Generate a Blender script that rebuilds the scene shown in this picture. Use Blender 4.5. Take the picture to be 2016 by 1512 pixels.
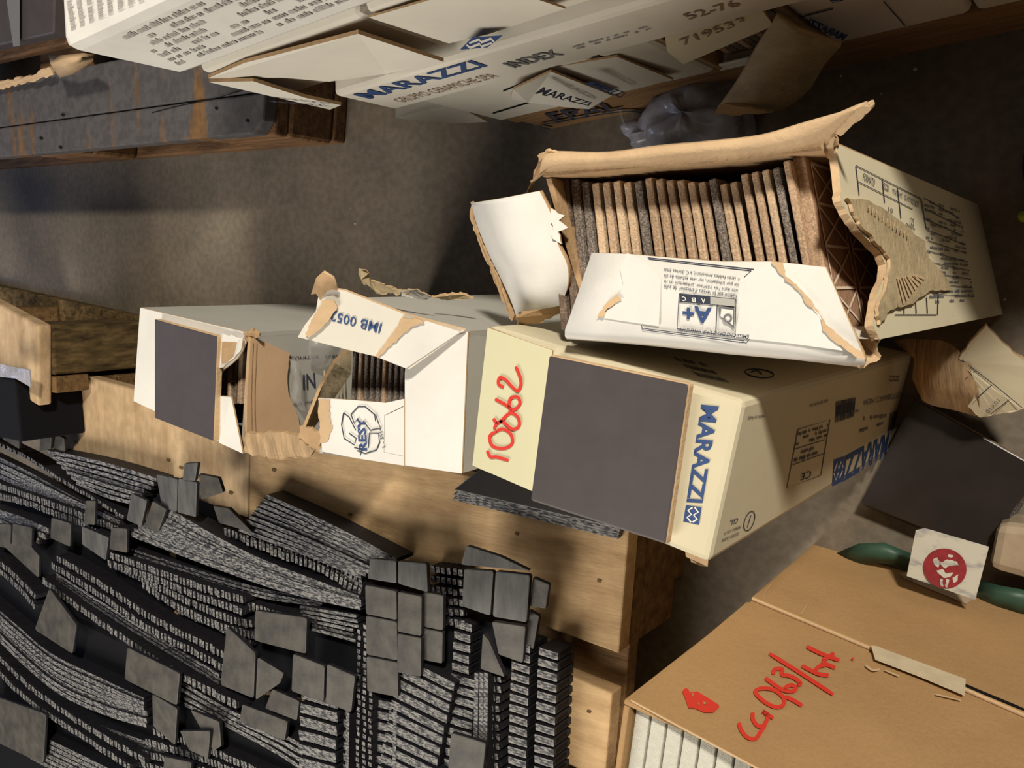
import bpy, math, random
from mathutils import Vector, Matrix
random.seed(7)
S = bpy.context.scene
for o in list(bpy.data.objects): bpy.data.objects.remove(o)
COL = S.collection
# ---------------------------------------------------------------- camera (phone held upright, looking down: the floor's nadir lies at the right)
F, CX, CY, H = 1720.0, 1008.0, 756.0, 0.90
d = Vector((2280 - CX, 558 - CY, F)).normalized()
ex = Vector((1, 0, 0)); X = (ex - d * ex.dot(d)).normalized(); Z = -d; Y = Z.cross(X)
R = Matrix((X, Y, Z))
CAM = Vector((0, 0, H))
cd = bpy.data.cameras.new('camera'); cam = bpy.data.objects.new('camera', cd); COL.objects.link(cam)
cd.sensor_width = 36; cd.lens = F / 2016 * 36; cd.clip_start = 0.01
cx, cy, cz = R @ Vector((1, 0, 0)), R @ Vector((0, -1, 0)), R @ Vector((0, 0, -1))
cam.matrix_world = Matrix(((cx.x, cy.x, cz.x, 0), (cx.y, cy.y, cz.y, 0), (cx.z, cy.z, cz.z, H), (0, 0, 0, 1)))
S.camera = cam
# ---------------------------------------------------------------- world, lamps, exposure
w = bpy.data.worlds.new('world'); S.world = w; w.use_nodes = True
w.node_tree.nodes['Background'].inputs[0].default_value = (0.75, 0.68, 0.6, 1)
w.node_tree.nodes['Background'].inputs[1].default_value = 0.06
def area(name, loc, tgt, size, power, col):
    l = bpy.data.lights.new(name, 'AREA'); l.energy = power; l.size = size; l.color = col; l.shape = 'DISK'
    o = bpy.data.objects.new(name, l); COL.objects.link(o); o.location = loc
    o.rotation_euler = (Vector(tgt) - Vector(loc)).to_track_quat('-Z', 'Y').to_euler(); return o
area('ceiling_or_fill_lamp', (0.95, 1.5, 2.3), (-0.45, 0, 0.2), 0.25, 106, (1.0, 0.92, 0.79))
area('ceiling_or_fill_lamp', (-1.3, -1.9, 1.7), (-0.5, 0.1, 0.3), 1.5, 64, (1.0, 0.93, 0.82))  # broad fill lamp, added to lift faces turned away from the ceiling lamp
area('blue_daylight', (-3.6, -0.2, 0.9), (-1.9, 0.2, 0.1), 0.8, 9, (0.55, 0.68, 1.0))  # added bluish light tinting the left side; its daylight source is unseen
S.view_settings.view_transform = 'Standard'; S.view_settings.look = 'None'
S.view_settings.exposure = -0.06; S.view_settings.gamma = 1; S.view_settings.use_curve_mapping = False

# ---------------------------------------------------------------- helpers
def P(px, py, z):
    r = R @ Vector((px - CX, py - CY, F)); t = (z - H) / r.z
    return CAM + r * t
class Plane:
    def __init__(s, a, b, c):
        s.a = a; s.n = (b - a).cross(c - a).normalized()
        if s.n.dot(CAM - a) < 0: s.n = -s.n
    def at(s, px, py, off=0.0):
        r = R @ Vector((px - CX, py - CY, F)); t = (s.a - CAM).dot(s.n) / r.dot(s.n)
        return CAM + r * t + s.n * off
def hplane(z): return Plane(Vector((0, 0, z)), Vector((1, 0, z)), Vector((0, 1, z)))
def obj(name, verts, faces, mats, parent=None, mi=None, smooth=False, bevel=0, base=None):
    vs = [Vector(v) for v in verts]
    if parent is None:
        if base is None:
            base = Vector((sum(v.x for v in vs) / len(vs), sum(v.y for v in vs) / len(vs), min(v.z for v in vs)))
    else: base = Vector(parent['o_']) if 'o_' in parent else Vector((0, 0, 0))
    me = bpy.data.meshes.new(name); me.from_pydata([v - base for v in vs], [], faces)
    if not isinstance(mats, (list, tuple)): mats = [mats]
    for m in mats: me.materials.append(m)
    if mi:
        for p, i in zip(me.polygons, mi): p.material_index = i
    if smooth:
        for p in me.polygons: p.use_smooth = True
    o = bpy.data.objects.new(name, me); COL.objects.link(o); o['o_'] = tuple(base)
    if parent is None: o.location = base
    else: o.parent = parent
    if bevel:
        b = o.modifiers.new('bevel', 'BEVEL'); b.width = bevel; b.segments = 2; b.limit_method = 'ANGLE'
    return o
def thing(name, loc, label, cat, group=None):
    o = bpy.data.objects.new(name, None); COL.objects.link(o); o.location = loc; o['o_'] = tuple(loc); o.empty_display_size = .02
    return tag(o, label, cat, group)
def tag(o, label, cat=None, group=None):
    o['label'] = label
    if cat: o['category'] = cat
    if group: o['group'] = group
    return o
def prism_vf(bot, top):
    n = len(bot); v = list(bot) + list(top)
    f = [tuple(reversed(range(n))), tuple(range(n, 2 * n))] + [(i, (i + 1) % n, n + (i + 1) % n, n + i) for i in range(n)]
    return v, f
def ccw(pts):
    a = sum(pts[i].x * pts[(i + 1) % len(pts)].y - pts[(i + 1) % len(pts)].x * pts[i].y for i in range(len(pts)))
    return list(pts) if a > 0 else list(reversed(pts))
def prism(name, pts, z0, z1, mat, parent=None, bevel=0):
    p = ccw([Vector((q[0], q[1], 0)) for q in pts])
    v, f = prism_vf([Vector((q.x, q.y, z0)) for q in p], [Vector((q.x, q.y, z1)) for q in p])
    return obj(name, v, f, mat, parent, bevel=bevel)
def panel(name, pts, th, mats, parent=None, bevel=0, mi=None):
    """polygon sheet of thickness th; mats[0] on the side turned to the room, mats[1] on the rest"""
    pts = [Vector(p) for p in pts]; n = Vector((0, 0, 0))
    for i in range(len(pts)): n += pts[i].cross(pts[(i + 1) % len(pts)])
    n.normalize(); c = sum(pts, Vector()) / len(pts)
    if n.dot(CAM - c) < 0: pts.reverse(); n = -n
    v, f = prism_vf([p - n * th for p in pts], pts)
    return obj(name, v, f, mats, parent, [1, 0] + [1] * len(pts) if len(mats) > 1 else None, bevel=bevel)
def loft(name, rows, th, mats, parent=None, smooth=True):
    nr, nc = len(rows), len(rows[0]); v = [q for r in rows for q in r]
    f = [(i * nc + j, i * nc + j + 1, (i + 1) * nc + j + 1, (i + 1) * nc + j) for i in range(nr - 1) for j in range(nc - 1)]
    a, b, c = Vector(v[0]), Vector(v[1]), Vector(v[nc])
    if (b - a).cross(c - a).dot(CAM - a) < 0: f = [tuple(reversed(q)) for q in f]
    o = obj(name, v, f, mats, parent, smooth=smooth)
    s = o.modifiers.new('solid', 'SOLIDIFY'); s.thickness = th; s.offset = -1
    if len(mats) > 1: s.material_offset = 1; s.material_offset_rim = 1
    return o
def jag(pts, amp=3, seg=7, skip=()):
    """breaks up the edges of a traced outline (torn cardboard)"""
    out = []; n = len(pts)
    for i in range(n):
        a, b = pts[i], pts[(i + 1) % n]; out.append(a)
        if i in skip: continue
        L = math.hypot(b[0] - a[0], b[1] - a[1]); k = int(L / seg)
        for j in range(1, k):
            t = j / k; q = [a[m] + (b[m] - a[m]) * t for m in range(len(a))]
            q[0] += random.uniform(-amp, amp); q[1] += random.uniform(-amp, amp); out.append(tuple(q))
    return out
def PZ(pts, z=None): return [P(p[0], p[1], p[2] if len(p) > 2 else z) for p in pts]
def lerp(a, b, t): return a + (b - a) * t
def smoothline(pts, n=4):
    out = []
    for i in range(len(pts) - 1):
        p0 = pts[max(i - 1, 0)]; p1 = pts[i]; p2 = pts[i + 1]; p3 = pts[min(i + 2, len(pts) - 1)]
        for k in range(n):
            t = k / n
            out.append(tuple(0.5 * (2 * p1[m] + (p2[m] - p0[m]) * t + (2 * p0[m] - 5 * p1[m] + 4 * p2[m] - p3[m]) * t * t + (3 * p1[m] - p0[m] - 3 * p2[m] + p3[m]) * t ** 3) for m in range(len(p1))))
    out.append(tuple(pts[-1])); return out
def strokes(name, lines, wid, plane, mat, parent, off=.0005, smooth=True):
    v, f = [], []
    for k, ln in enumerate(lines):
        if smooth and len(ln) > 2: ln = smoothline(ln)
        L, Rr = [], []
        for i, p in enumerate(ln):
            a = ln[max(i - 1, 0)]; b = ln[min(i + 1, len(ln) - 1)]
            dx, dy = b[0] - a[0], b[1] - a[1]; l = math.hypot(dx, dy) or 1
            ww = wid * (1 if 0 < i < len(ln) - 1 or wid < 4 else .7) / 2
            L.append((p[0] - dy / l * ww, p[1] + dx / l * ww)); Rr.append((p[0] + dy / l * ww, p[1] - dx / l * ww))
        b0 = len(v)
        for a, b in zip(L, Rr): v += [plane.at(*a, off + k * 2e-5), plane.at(*b, off + k * 2e-5)]
        f += [(b0 + 2 * i, b0 + 2 * i + 1, b0 + 2 * i + 3, b0 + 2 * i + 2) for i in range(len(ln) - 1)]
    return obj(name, v, f, mat, parent)
def poly_print(name, pts, plane, mat, parent, off=.0004):
    return obj(name, [plane.at(p[0], p[1], off) for p in pts], [tuple(range(len(pts)))], mat, parent)
def quad3(q, plane, off): return [plane.at(p[0], p[1], off) for p in q]
_tc = {}
def text_mesh(s, bold):
    if (s, bold) in _tc: return _tc[(s, bold)]
    c = bpy.data.curves.new('t', 'FONT'); c.body = s; c.offset = bold; c.resolution_u = 2
    o = bpy.data.objects.new('t', c); COL.objects.link(o)
    dg = bpy.context.evaluated_depsgraph_get(); me = bpy.data.meshes.new_from_object(o.evaluated_get(dg))
    vs = [v.co.copy() for v in me.vertices]; fs = [tuple(p.vertices) for p in me.polygons]
    bpy.data.objects.remove(o); bpy.data.curves.remove(c); bpy.data.meshes.remove(me)
    x0, x1 = min(v.x for v in vs), max(v.x for v in vs); y0, y1 = min(v.y for v in vs), max(v.y for v in vs)
    r = ([((v.x - x0) / (x1 - x0), (v.y - y0) / (y1 - y0)) for v in vs], fs); _tc[(s, bold)] = r
    return r
def text(s, q, plane, mat, parent, bold=0.0, off=.0005):
    """q: pixel corners bottom-left, bottom-right, top-right, top-left of the words, on the given plane"""
    c = quad3(q, plane, off) if plane else q
    uv, fs = text_mesh(s, bold)
    vs = [c[0] * (1 - u) * (1 - t) + c[1] * u * (1 - t) + c[2] * u * t + c[3] * (1 - u) * t for u, t in uv]
    return obj('lettering', vs, fs, mat, parent)
def small_print(q, plane, rows, mat, parent, fill=.75, off=.0005, word=.05, name='small_print'):
    c = quad3(q, plane, off) if plane else q; v, f = [], []
    def m(u, t): return c[0] * (1 - u) * (1 - t) + c[1] * u * (1 - t) + c[2] * u * t + c[3] * (1 - u) * t
    for r in range(rows):
        y0 = (r + .2) / rows; y1 = (r + .2 + .5) / rows; u = 0
        while u < 1:
            l = random.uniform(.3, 1.3) * word; e = min(1, u + l)
            if random.random() < fill:
                k = u
                while k < e - word * .05:
                    lw = word * random.uniform(.1, .2); b = len(v); hh = y1 + (.2 / rows if random.random() < .2 else 0)
                    v += [m(k, y0), m(k + lw * .7, y0), m(k + lw * .7, hh), m(k, hh)]; f.append((b, b + 1, b + 2, b + 3)); k += lw
            u = e + word * .25
    return obj(name, v, f, mat, parent)
def rules(lines, wid, plane, mat, parent): return strokes('ruled_lines', lines, wid, plane, mat, parent, smooth=False)
def logo(q, plane, parent):
    poly_print('emblem', q, plane, M['blue'], parent, .0005)
    def b(u, t): return tuple(q[0][i] * (1 - u) * (1 - t) + q[1][i] * u * (1 - t) + q[2][i] * u * t + q[3][i] * (1 - u) * t for i in (0, 1))
    wd = math.hypot(q[1][0] - q[0][0], q[1][1] - q[0][1]) * .09
    strokes('emblem_line', [[b(.08, .55), b(.3, .8), b(.5, .55), b(.7, .8), b(.95, .5)], [b(.05, .42), b(.3, .15), b(.5, .42), b(.7, .15), b(.92, .42)]], max(wd, 1.5), plane, M['white_ink'], parent, .0008, smooth=False)

# ---------------------------------------------------------------- materials
M = {}
def mat(name, col, rough=.8, spec=.3, var=0, vscale=20, stretch=(1, 1, 1), col2=None, bump=0, bscale=200, alpha=None, metal=0, fine=None, trans=0, contrast=(.35, .65)):
    m = bpy.data.materials.new(name); m.use_nodes = True; N = m.node_tree.nodes; L = m.node_tree.links
    b = N['Principled BSDF']; b.inputs['Roughness'].default_value = rough; b.inputs['Specular IOR Level'].default_value = spec
    b.inputs['Base Color'].default_value = (*col, 1); b.inputs['Metallic'].default_value = metal
    tc = N.new('ShaderNodeTexCoord'); mp = N.new('ShaderNodeMapping'); mp.inputs['Scale'].default_value = stretch
    L.new(tc.outputs['Object'], mp.inputs['Vector'])
    out = None
    if col2 is not None or var:
        n = N.new('ShaderNodeTexNoise'); n.inputs['Scale'].default_value = vscale; n.inputs['Detail'].default_value = 8; n.inputs['Roughness'].default_value = .6
        L.new(mp.outputs[0], n.inputs['Vector']); r = N.new('ShaderNodeValToRGB')
        r.color_ramp.elements[0].position, r.color_ramp.elements[1].position = contrast
        c2 = col2 if col2 is not None else tuple(max(0, c * (1 - var)) for c in col)
        r.color_ramp.elements[0].color = (*c2, 1); r.color_ramp.elements[1].color = (*col, 1)
        L.new(n.outputs['Fac'], r.inputs[0]); out = r.outputs[0]
        if fine:
            n2 = N.new('ShaderNodeTexNoise'); n2.inputs['Scale'].default_value = fine[0]; n2.inputs['Detail'].default_value = 3; L.new(tc.outputs['Object'], n2.inputs['Vector'])
            r2 = N.new('ShaderNodeValToRGB'); r2.color_ramp.elements[0].position = .4; r2.color_ramp.elements[1].position = .6
            r2.color_ramp.elements[0].color = (fine[1],) * 3 + (1,); r2.color_ramp.elements[1].color = (1, 1, 1, 1); L.new(n2.outputs['Fac'], r2.inputs[0])
            mx = N.new('ShaderNodeMix'); mx.data_type = 'RGBA'; mx.blend_type = 'MULTIPLY'; mx.inputs['Factor'].default_value = 1
            L.new(out, mx.inputs[6]); L.new(r2.outputs[0], mx.inputs[7]); out = mx.outputs[2]
        L.new(out, b.inputs['Base Color'])
    if bump:
        n = N.new('ShaderNodeTexNoise'); n.inputs['Scale'].default_value = bscale; n.inputs['Detail'].default_value = 4; L.new(mp.outputs[0], n.inputs['Vector'])
        bp = N.new('ShaderNodeBump'); bp.inputs['Strength'].default_value = bump; bp.inputs['Distance'].default_value = .002
        L.new(n.outputs['Fac'], bp.inputs['Height']); L.new(bp.outputs[0], b.inputs['Normal'])
    if alpha is not None: b.inputs['Alpha'].default_value = alpha
    if trans: b.inputs['Transmission Weight'].default_value = trans
    M[name] = m; return m
mat('concrete', (.20, .163, .12), .75, .3, col2=(.125, .102, .076), vscale=5, bump=.25, bscale=90, fine=(90, .82))
mat('white_card', (.68, .645, .565), .85, .2, var=.10, vscale=9, bump=.12, bscale=60, stretch=(1, 1, 1))
mat('bright_card', (.73, .71, .665), .85, .2, var=.12, vscale=14, bump=.25, bscale=70)
mat('cream_card', (.60, .54, .385), .82, .2, var=.08, vscale=6, bump=.12, bscale=60)
mat('green_card', (.60, .57, .38), .82, .2, var=.06, vscale=6, bump=.1, bscale=60)
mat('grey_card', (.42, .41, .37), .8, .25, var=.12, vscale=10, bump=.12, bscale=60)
mat('kraft', (.47, .31, .17), .9, .15, var=.2, vscale=30, bump=.4, bscale=250)
mat('kraft_light', (.60, .42, .25), .9, .15, var=.16, vscale=30, bump=.4, bscale=250)
mat('kraft_ribbed', (.52, .36, .21), .9, .15, var=.45, vscale=60, stretch=(4, .4, .4), bump=.9, bscale=140)
mat('kraft_side', (.62, .42, .26), .9, .15, var=.12, vscale=20, bump=.12, bscale=120)
mat('kraft_dull', (.45, .36, .22), .9, .15, var=.3, vscale=40, bump=.5, bscale=220)
mat('brown_box', (.41, .25, .115), .85, .2, var=.12, vscale=12, bump=.2, bscale=160, fine=(500, .93))
mat('edge_tan', (.58, .40, .26), .9, .2, var=.2, vscale=300, bump=.4, bscale=500, fine=(900, .7))
mat('edge_light', (.68, .49, .32), .9, .2, var=.15, vscale=300, bump=.4, bscale=500, fine=(900, .75))
mat('edge_grey', (.34, .28, .235), .85, .3, var=.3, vscale=400, bump=.5, bscale=500, fine=(1100, .35))
mat('edge_brown', (.25, .18, .13), .9, .2, var=.4, vscale=150, bump=.5, bscale=400, fine=(900, .6))
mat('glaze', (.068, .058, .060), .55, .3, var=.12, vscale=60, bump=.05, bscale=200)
mat('glaze_black', (.022, .018, .017), .30, .5, var=.2, vscale=40)
mat('tile_back', (.42, .25, .15), .9, .2, var=.3, vscale=30, bump=.4, bscale=300)
mat('lattice', (.75, .62, .50), .9, .2)
mat('cream_tile', (.60, .59, .51), .85, .25, var=.1, vscale=200, bump=.4, bscale=700, fine=(1200, .85))
mat('blue', (.035, .07, .19), .7, .3); mat('ink', (.04, .045, .07), .8, .2); mat('grey_ink', (.16, .16, .17), .8, .2)
mat('brown_ink', (.27, .18, .12), .8, .2); mat('white_ink', (.7, .68, .62), .8, .2)
mat('red_marker', (.60, .035, .02), .55, .4); mat('dark_red', (.33, .035, .045), .55, .4, var=.3, vscale=150)
mat('faint_ink', (.36, .34, .32), .8, .2)
mat('wood', (.58, .395, .21), .8, .25, col2=(.40, .255, .125), vscale=9, stretch=(1, 6, 6), bump=.3, bscale=60, fine=(50, .9))
mat('wood_pale', (.62, .45, .27), .8, .25, col2=(.45, .30, .165), vscale=9, stretch=(4, .8, 2), bump=.45, bscale=60, fine=(50, .85))
mat('wood_mid', (.36, .21, .10), .8, .25, col2=(.19, .105, .045), vscale=14, stretch=(.6, 6, 14), bump=.4, bscale=60)
mat('wood_dark', (.20, .115, .045), .8, .25, col2=(.09, .05, .02), vscale=14, stretch=(1, 6, 6), bump=.5, bscale=60)
mat('wood_old', (.085, .078, .078), .8, .3, col2=(.17, .09, .035), vscale=7, stretch=(2.6, .35, 1), bump=.4, bscale=50, contrast=(.36, .44), fine=(80, .75))
mat('wood_brown', (.20, .105, .045), .8, .25, col2=(.09, .045, .02), vscale=12, stretch=(1, 6, 9), bump=.5, bscale=60)
mat('end_grain', (.16, .105, .045), .95, .1, col2=(.04, .028, .014), vscale=60, stretch=(1, 1.5, .4), bump=1, bscale=120)
mat('chip_edge', (.25, .24, .225), .6, .5, col2=(.014, .014, .02), vscale=330, bump=.8, bscale=500, contrast=(.42, .60))
mat('chip_streak', (.24, .23, .22), .6, .5, col2=(.013, .014, .02), vscale=300, bump=.8, bscale=400, contrast=(.44, .58), stretch=(.45, 1.4, 1))
mat('chip_side', (.016, .015, .019), .6, .4, var=.4, vscale=80)
mat('chip_face', (.080, .073, .062), .6, .35, col2=(.038, .035, .032), vscale=38, bump=.15, bscale=300)
mat('chip_face_blue', (.105, .103, .098), .6, .35, col2=(.05, .051, .052), vscale=35, stretch=(2, .5, 1), bump=.15, bscale=300)
mat('film', (.55, .54, .52), .3, .5, alpha=.22)
mat('wrap', (.50, .48, .54), .25, .7, alpha=.8, var=.4, vscale=25, bump=.9, bscale=40)
mat('film_print', (.35, .34, .32), .3, .5, var=.15, vscale=10)
mat('clear_tape', (.75, .60, .45), .2, .6, alpha=.45)
mat('paper_tape', (.62, .52, .36), .7, .3, var=.2, vscale=40)
mat('label_paper', (.62, .61, .52), .45, .5, col2=(.30, .30, .33), vscale=28, stretch=(1, 2.5, 1), contrast=(.36, .5))
mat('green_plastic', (.04, .10, .065), .5, .5, var=.4, vscale=20, alpha=.9)
mat('beige_film', (.42, .33, .23), .2, .7, var=.3, vscale=20, bump=.6, bscale=40)
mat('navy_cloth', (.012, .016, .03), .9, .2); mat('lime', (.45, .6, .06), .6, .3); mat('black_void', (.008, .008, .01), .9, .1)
mat('rust', (.3, .09, .02), .6, .3); mat('debris', (.55, .50, .44), .9, .1)
CW = [M['white_card'], M['kraft']]

ORDT = 'first second third fourth fifth sixth seventh eighth ninth tenth eleventh twelfth thirteenth fourteenth fifteenth sixteenth seventeenth eighteenth nineteenth twentieth twenty-first twenty-second twenty-third'.split()
# ---------------------------------------------------------------- setting
fl = obj('floor', [(-6, -4, -.02), (3, -4, -.02), (3, 4, -.02), (-6, 4, -.02), (-6, -4, 0), (3, -4, 0), (3, 4, 0), (-6, 4, 0)],
         [(3, 2, 1, 0), (4, 5, 6, 7), (0, 1, 5, 4), (1, 2, 6, 5), (2, 3, 7, 6), (3, 0, 4, 7)], M['concrete'], base=Vector((0, 0, 0)))
fl['kind'] = 'structure'

# ---------------------------------------------------------------- pallets
def frame(o, yaw):
    c, s = math.cos(yaw), math.sin(yaw)
    return lambda u, v, z: Vector((o[0] + c * u - s * v, o[1] + s * u + c * v, z))
def board(name, fr, u0, u1, v0, v1, z0, z1, m, parent, bev=.002, cut=0):
    p = [fr(u0, v0, 0), fr(u1, v0, 0), fr(u1, v1, 0), fr(u0, v1, 0)]
    if cut: p = [fr(u0, v0, 0), fr(u1, v0, 0), fr(u1, v1, 0), fr(u0 + cut, v1, 0), fr(u0 + cut * .25, v1 - cut * .3, 0), fr(u0, v1 - cut, 0)]
    return prism(name, p, z0, z1, m, parent, bev)
# main pallet: deck end at x=-.41, near (upper) edge on y -.16..-.25 ; u runs to -x
o1 = (-.409, -.2545 + .022); yaw1 = math.atan2(-.149 + .2345, -1.567 + .409) - math.pi
fr1 = frame(o1, yaw1)   # u: 0 at the deck end, negative away from it
pal = thing('wooden_pallet', (-1.0, -.6, 0), 'pale wooden pallet carrying the black mosaic sheets', 'pallet')
DZ = .144
board('deck_board', fr1, -1.166, -.604, -.145, 0, DZ - .022, DZ, M['wood_pale'], pal, .003, .012)
board('deck_board', fr1, -.602, 0, -.145, 0, DZ - .022, DZ, M['wood'], pal, .002)
bz = [(-.29, -.19), (-.48, -.335), (-.62, -.52), (-.80, -.655)]
for a, b in bz: board('deck_board', fr1, -1.166, -.004, a, b, DZ - .022, DZ, M['wood'], pal)
for u in (-.145, -.655, -1.166): board('stringer_board', fr1, u, u + .145, -.8, 0, DZ - .044, DZ - .0225, M['wood_dark'], pal)
for u in (-.145, -.655, -1.166):
    for v in (-.8, -.472, -.145): board('block', fr1, u, u + .145 if u > -1 else u + .145, v, v + .145, .0225, DZ - .0445, M['wood_dark'], pal)
for v in (-.8, -.45, -.1): board('bottom_board', fr1, -1.166, 0, v, v + .1, 0, .022, M['wood_dark'], pal)
nail = strokes('nail_hole', [[(112, 795), (118, 805), (126, 832)]], 4, hplane(DZ), M['rust'], pal, .0006)
kn = []
for x, y in [(690, 1012), (1018, 1050), (1180, 1143), (150, 870), (357, 920), (455, 970), (540, 925), (332, 905), (1160, 1400)]:
    s_ = 4; strokes('knot', [[(x - s_, y - 1), (x, y), (x + s_, y + 2)]], 6, hplane(DZ), M['wood_dark'], pal, .0006)
# left pallet whose end pokes into the frame
pl = thing('wooden_pallet', (-2.0, -.1, 0), 'weathered pallet end with rough dark end grain at the left edge, beyond the pale pallet', 'pallet')
zt = .23
A, B = P(0, 600, zt), P(75, 640, zt); C2 = P(75, 800, zt); D2 = P(0, 752, zt)
A = B + (A - B) * 5; D2 = C2 + (D2 - C2) * 5
prism('deck_board', [A, B, C2, D2], zt - .022, zt, M['wood_pale'], pl, .004)
fy0, fy1 = B.y - .001, B.y - .082
prism('block', [(B.x - .004, fy0), (B.x - .004, fy1), (B.x - .16, fy1), (B.x - .16, fy0)], .022, zt - .0225, M['end_grain'], pl, .004)
prism('block', [(B.x - .35, fy0 + .02), (B.x - .35, fy1), (B.x - .5, fy1), (B.x - .5, fy0 + .02)], .022, zt - .0225, M['wood_dark'], pl, .004)
prism('bottom_board', [(B.x, fy0), (B.x, fy1), (B.x - .8, fy1 + .05), (B.x - .8, fy0 + .08)], 0, .0215, M['end_grain'], pl, .002)
prism('stringer_board', [(B.x - .002, fy1 - .002), (B.x - .002, C2.y + .02), (B.x - .1, C2.y + .02), (B.x - .1, fy1 - .002)], DZ + .008, zt - .0225, M['wood_dark'], pl, .002)
# upper left pallet
pu = thing('wooden_pallet', (-1.4, .35, 0), 'dark stained old pallet with rusty streaks and a chipped glossy corner, upper left', 'pallet')
q = [P(514, 267, DZ), P(520, 150, DZ), P(0, 250, DZ), P(0, 323, DZ)]
e = (q[1] - q[0]).normalized(); back = q[0] + e * .09
lx = (P(0, 323, DZ) - P(417, 288, DZ)).normalized()
K0 = P(516, 262, DZ)
def ub(name, u0, u1, v0, v1, z0, z1, m, bev=.003, chip=0):
    pts = [K0 + lx * u0 + e * v0, K0 + lx * u1 + e * v0, K0 + lx * u1 + e * v1, K0 + lx * u0 + e * v1]
    if chip: pts = [K0 + lx * (u0 + chip) + e * v0, pts[1], pts[2], pts[3], K0 + lx * u0 + e * (v0 + chip * .9)]
    return prism(name, pts, z0, z1, m, pu, bev)
ub('deck_board', 0, 1.25, 0, .052, DZ - .022, DZ, M['wood_old'], chip=.018)
ub('deck_board', 0.006, 1.25, .0535, .13, DZ - .022, DZ - .001, M['wood_old'])
ub('deck_board', 0, 1.25, .17, .29, DZ - .022, DZ, M['wood_brown'])
ub('deck_board', 0, 1.25, .33, .45, DZ - .022, DZ, M['wood_brown'])
for u in (0, .5, 1.1): ub('stringer_board', u + .002, u + .145, 0, .8, DZ - .044, DZ - .0225, M['wood_brown'])
for u in (0, .5, 1.1):
    for v in (0, .33, .66): ub('block', u, u + .145, v, v + .12, .0225, DZ - .0445, M['wood_brown'], .006)
ub('bottom_board', -.002, 1.25, 0.004, .1, 0, .022, M['wood_brown'])
for x, y in [(427, 213), (488, 238), (82, 272), (120, 290), (125, 226)]:
    strokes('nail_hole', [[(x - 3, y - 2), (x, y), (x + 3, y + 2)]], 5, hplane(DZ), M['black_void'], pu, .0008)
strokes('split', [[(300, 222), (360, 207), (430, 192), (500, 172)]], 1.6, hplane(DZ), M['black_void'], pu, .0008)
# upper right pallet under the white cartons
def U(x, z, off=0.): return Vector((x, .182 + .072 * (x + .606) - off, z))
UP = Plane(U(-.6, 0), U(0, 0), U(-.3, .4))
pr = thing('wooden_pallet', (-.1, .3, 0), 'low brown pallet with a stamped block, under the white carton stack', 'pallet')
def slab(name, x0, x1, dp0, dp1, z0, z1, m, parent, bev=.002):
    a, b = U(x0, 0, -dp0), U(x1, 0, -dp0); c, dd = U(x1, 0, -dp1), U(x0, 0, -dp1)
    return prism(name, [a, b, c, dd], z0, z1, m, parent, bev)
slab('deck_board', -.604, .5, 0, .12, .0685, .0885, M['wood_mid'], pr)
slab('deck_board', -.604, .5, .17, .29, .0685, .0885, M['wood_mid'], pr)
slab('deck_board', -.604, .5, .34, .46, .0685, .0885, M['wood_mid'], pr)
slab('stringer', -.602, .5, .002, .04, 0, .068, M['wood_mid'], pr)
slab('stringer', -.602, .5, .38, .42, 0, .068, M['wood_mid'], pr)
text('EPAL', [(1098, 240), (1225, 213), (1205, 196), (1070, 222)], UP, M['ink'], pr, .01, .0012)
strokes('stamp_frame', [[(1085, 252), (1070, 243), (1220, 218), (1270, 222), (1262, 228)]], 2.5, UP, M['ink'], pr, .0012)

# ---------------------------------------------------------------- cartons on the upper right pallet
G_ST = 'white cartons stacked on the low brown pallet'
def ucarton(label, x0, x1, z0, z1, dp=.40, m='white_card', out=0., bev=.006):
    t = thing('carton', U((x0 + x1) / 2, z0, -.2), label, 'carton')
    a, b = U(x0, 0, out), U(x1, 0, out); c, dd = U(x1, 0, -dp), U(x0, 0, -dp)
    prism('body', [a, b, c, dd], z0, z1, M[m], t, bev); return t
T1 = ucarton('topmost white carton of the stack, small printed notes on lid and side', -.686, -.30, .4425, .547, m='bright_card', bev=.010)
small_print([U(-.625, .535), U(-.40, .535), U(-.40, .462), U(-.66, .462)][::-1], None, 7, M['faint_ink'], T1, .8, word=.06)
T1c = [c for c in T1.children if c.name.startswith('small')][0]
T1c.location = (0, -.0007, 0)
HT = hplane(.547)
small_print([(138, 62), (128, 4), (290, -60), (290, -4)], HT, 8, M['faint_ink'], T1, .9, word=.1)
ucarton('second white carton in the top row of the stack', -.295, .10, .4425, .535, m='white_card')
M1 = ucarton('white carton in the middle row left, pale notched flap at its lower corner', -.668, -.473, .3365, .4395)
panel('flap', [U(-.665, .433, .004), U(-.61, .437, .004), U(-.478, .437, .012), U(-.476, .345, .014), U(-.55, .335, .006), U(-.60, .355, .006), U(-.617, .393, .006)], .003, CW, M1)
panel('flap', [U(-.668, .43, .006), U(-.63, .413, .010), U(-.625, .36, .016), U(-.618, .325, .018), U(-.655, .305, .012), U(-.668, .33, .006)], .003, CW, M1)
text('MARAZZI', [U(-.6655, .362, .0125), U(-.6235, .330, .0190), U(-.6235, .343, .0190), U(-.6655, .374, .0125)], None, M['ink'], M1, .02)
M2 = ucarton('white carton in the middle row of the stack, large blue lettering along its lower side', -.470, -.20, .3365, .4395)
panel('flap', [U(-.468, .436, .003), U(-.36, .436, .008), U(-.35, .36, .008), U(-.425, .352, .006), U(-.462, .355, .005)], .0016, CW, M2)
small_print([U(-.45, .365, .0006), U(-.22, .365, .0006), U(-.24, .43, .0006), U(-.44, .43, .0006)], None, 6, M['grey_ink'], M2)
M3 = ucarton('white carton at the right end of the middle row of the stack', -.196, .2, .3365, .42)
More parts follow.
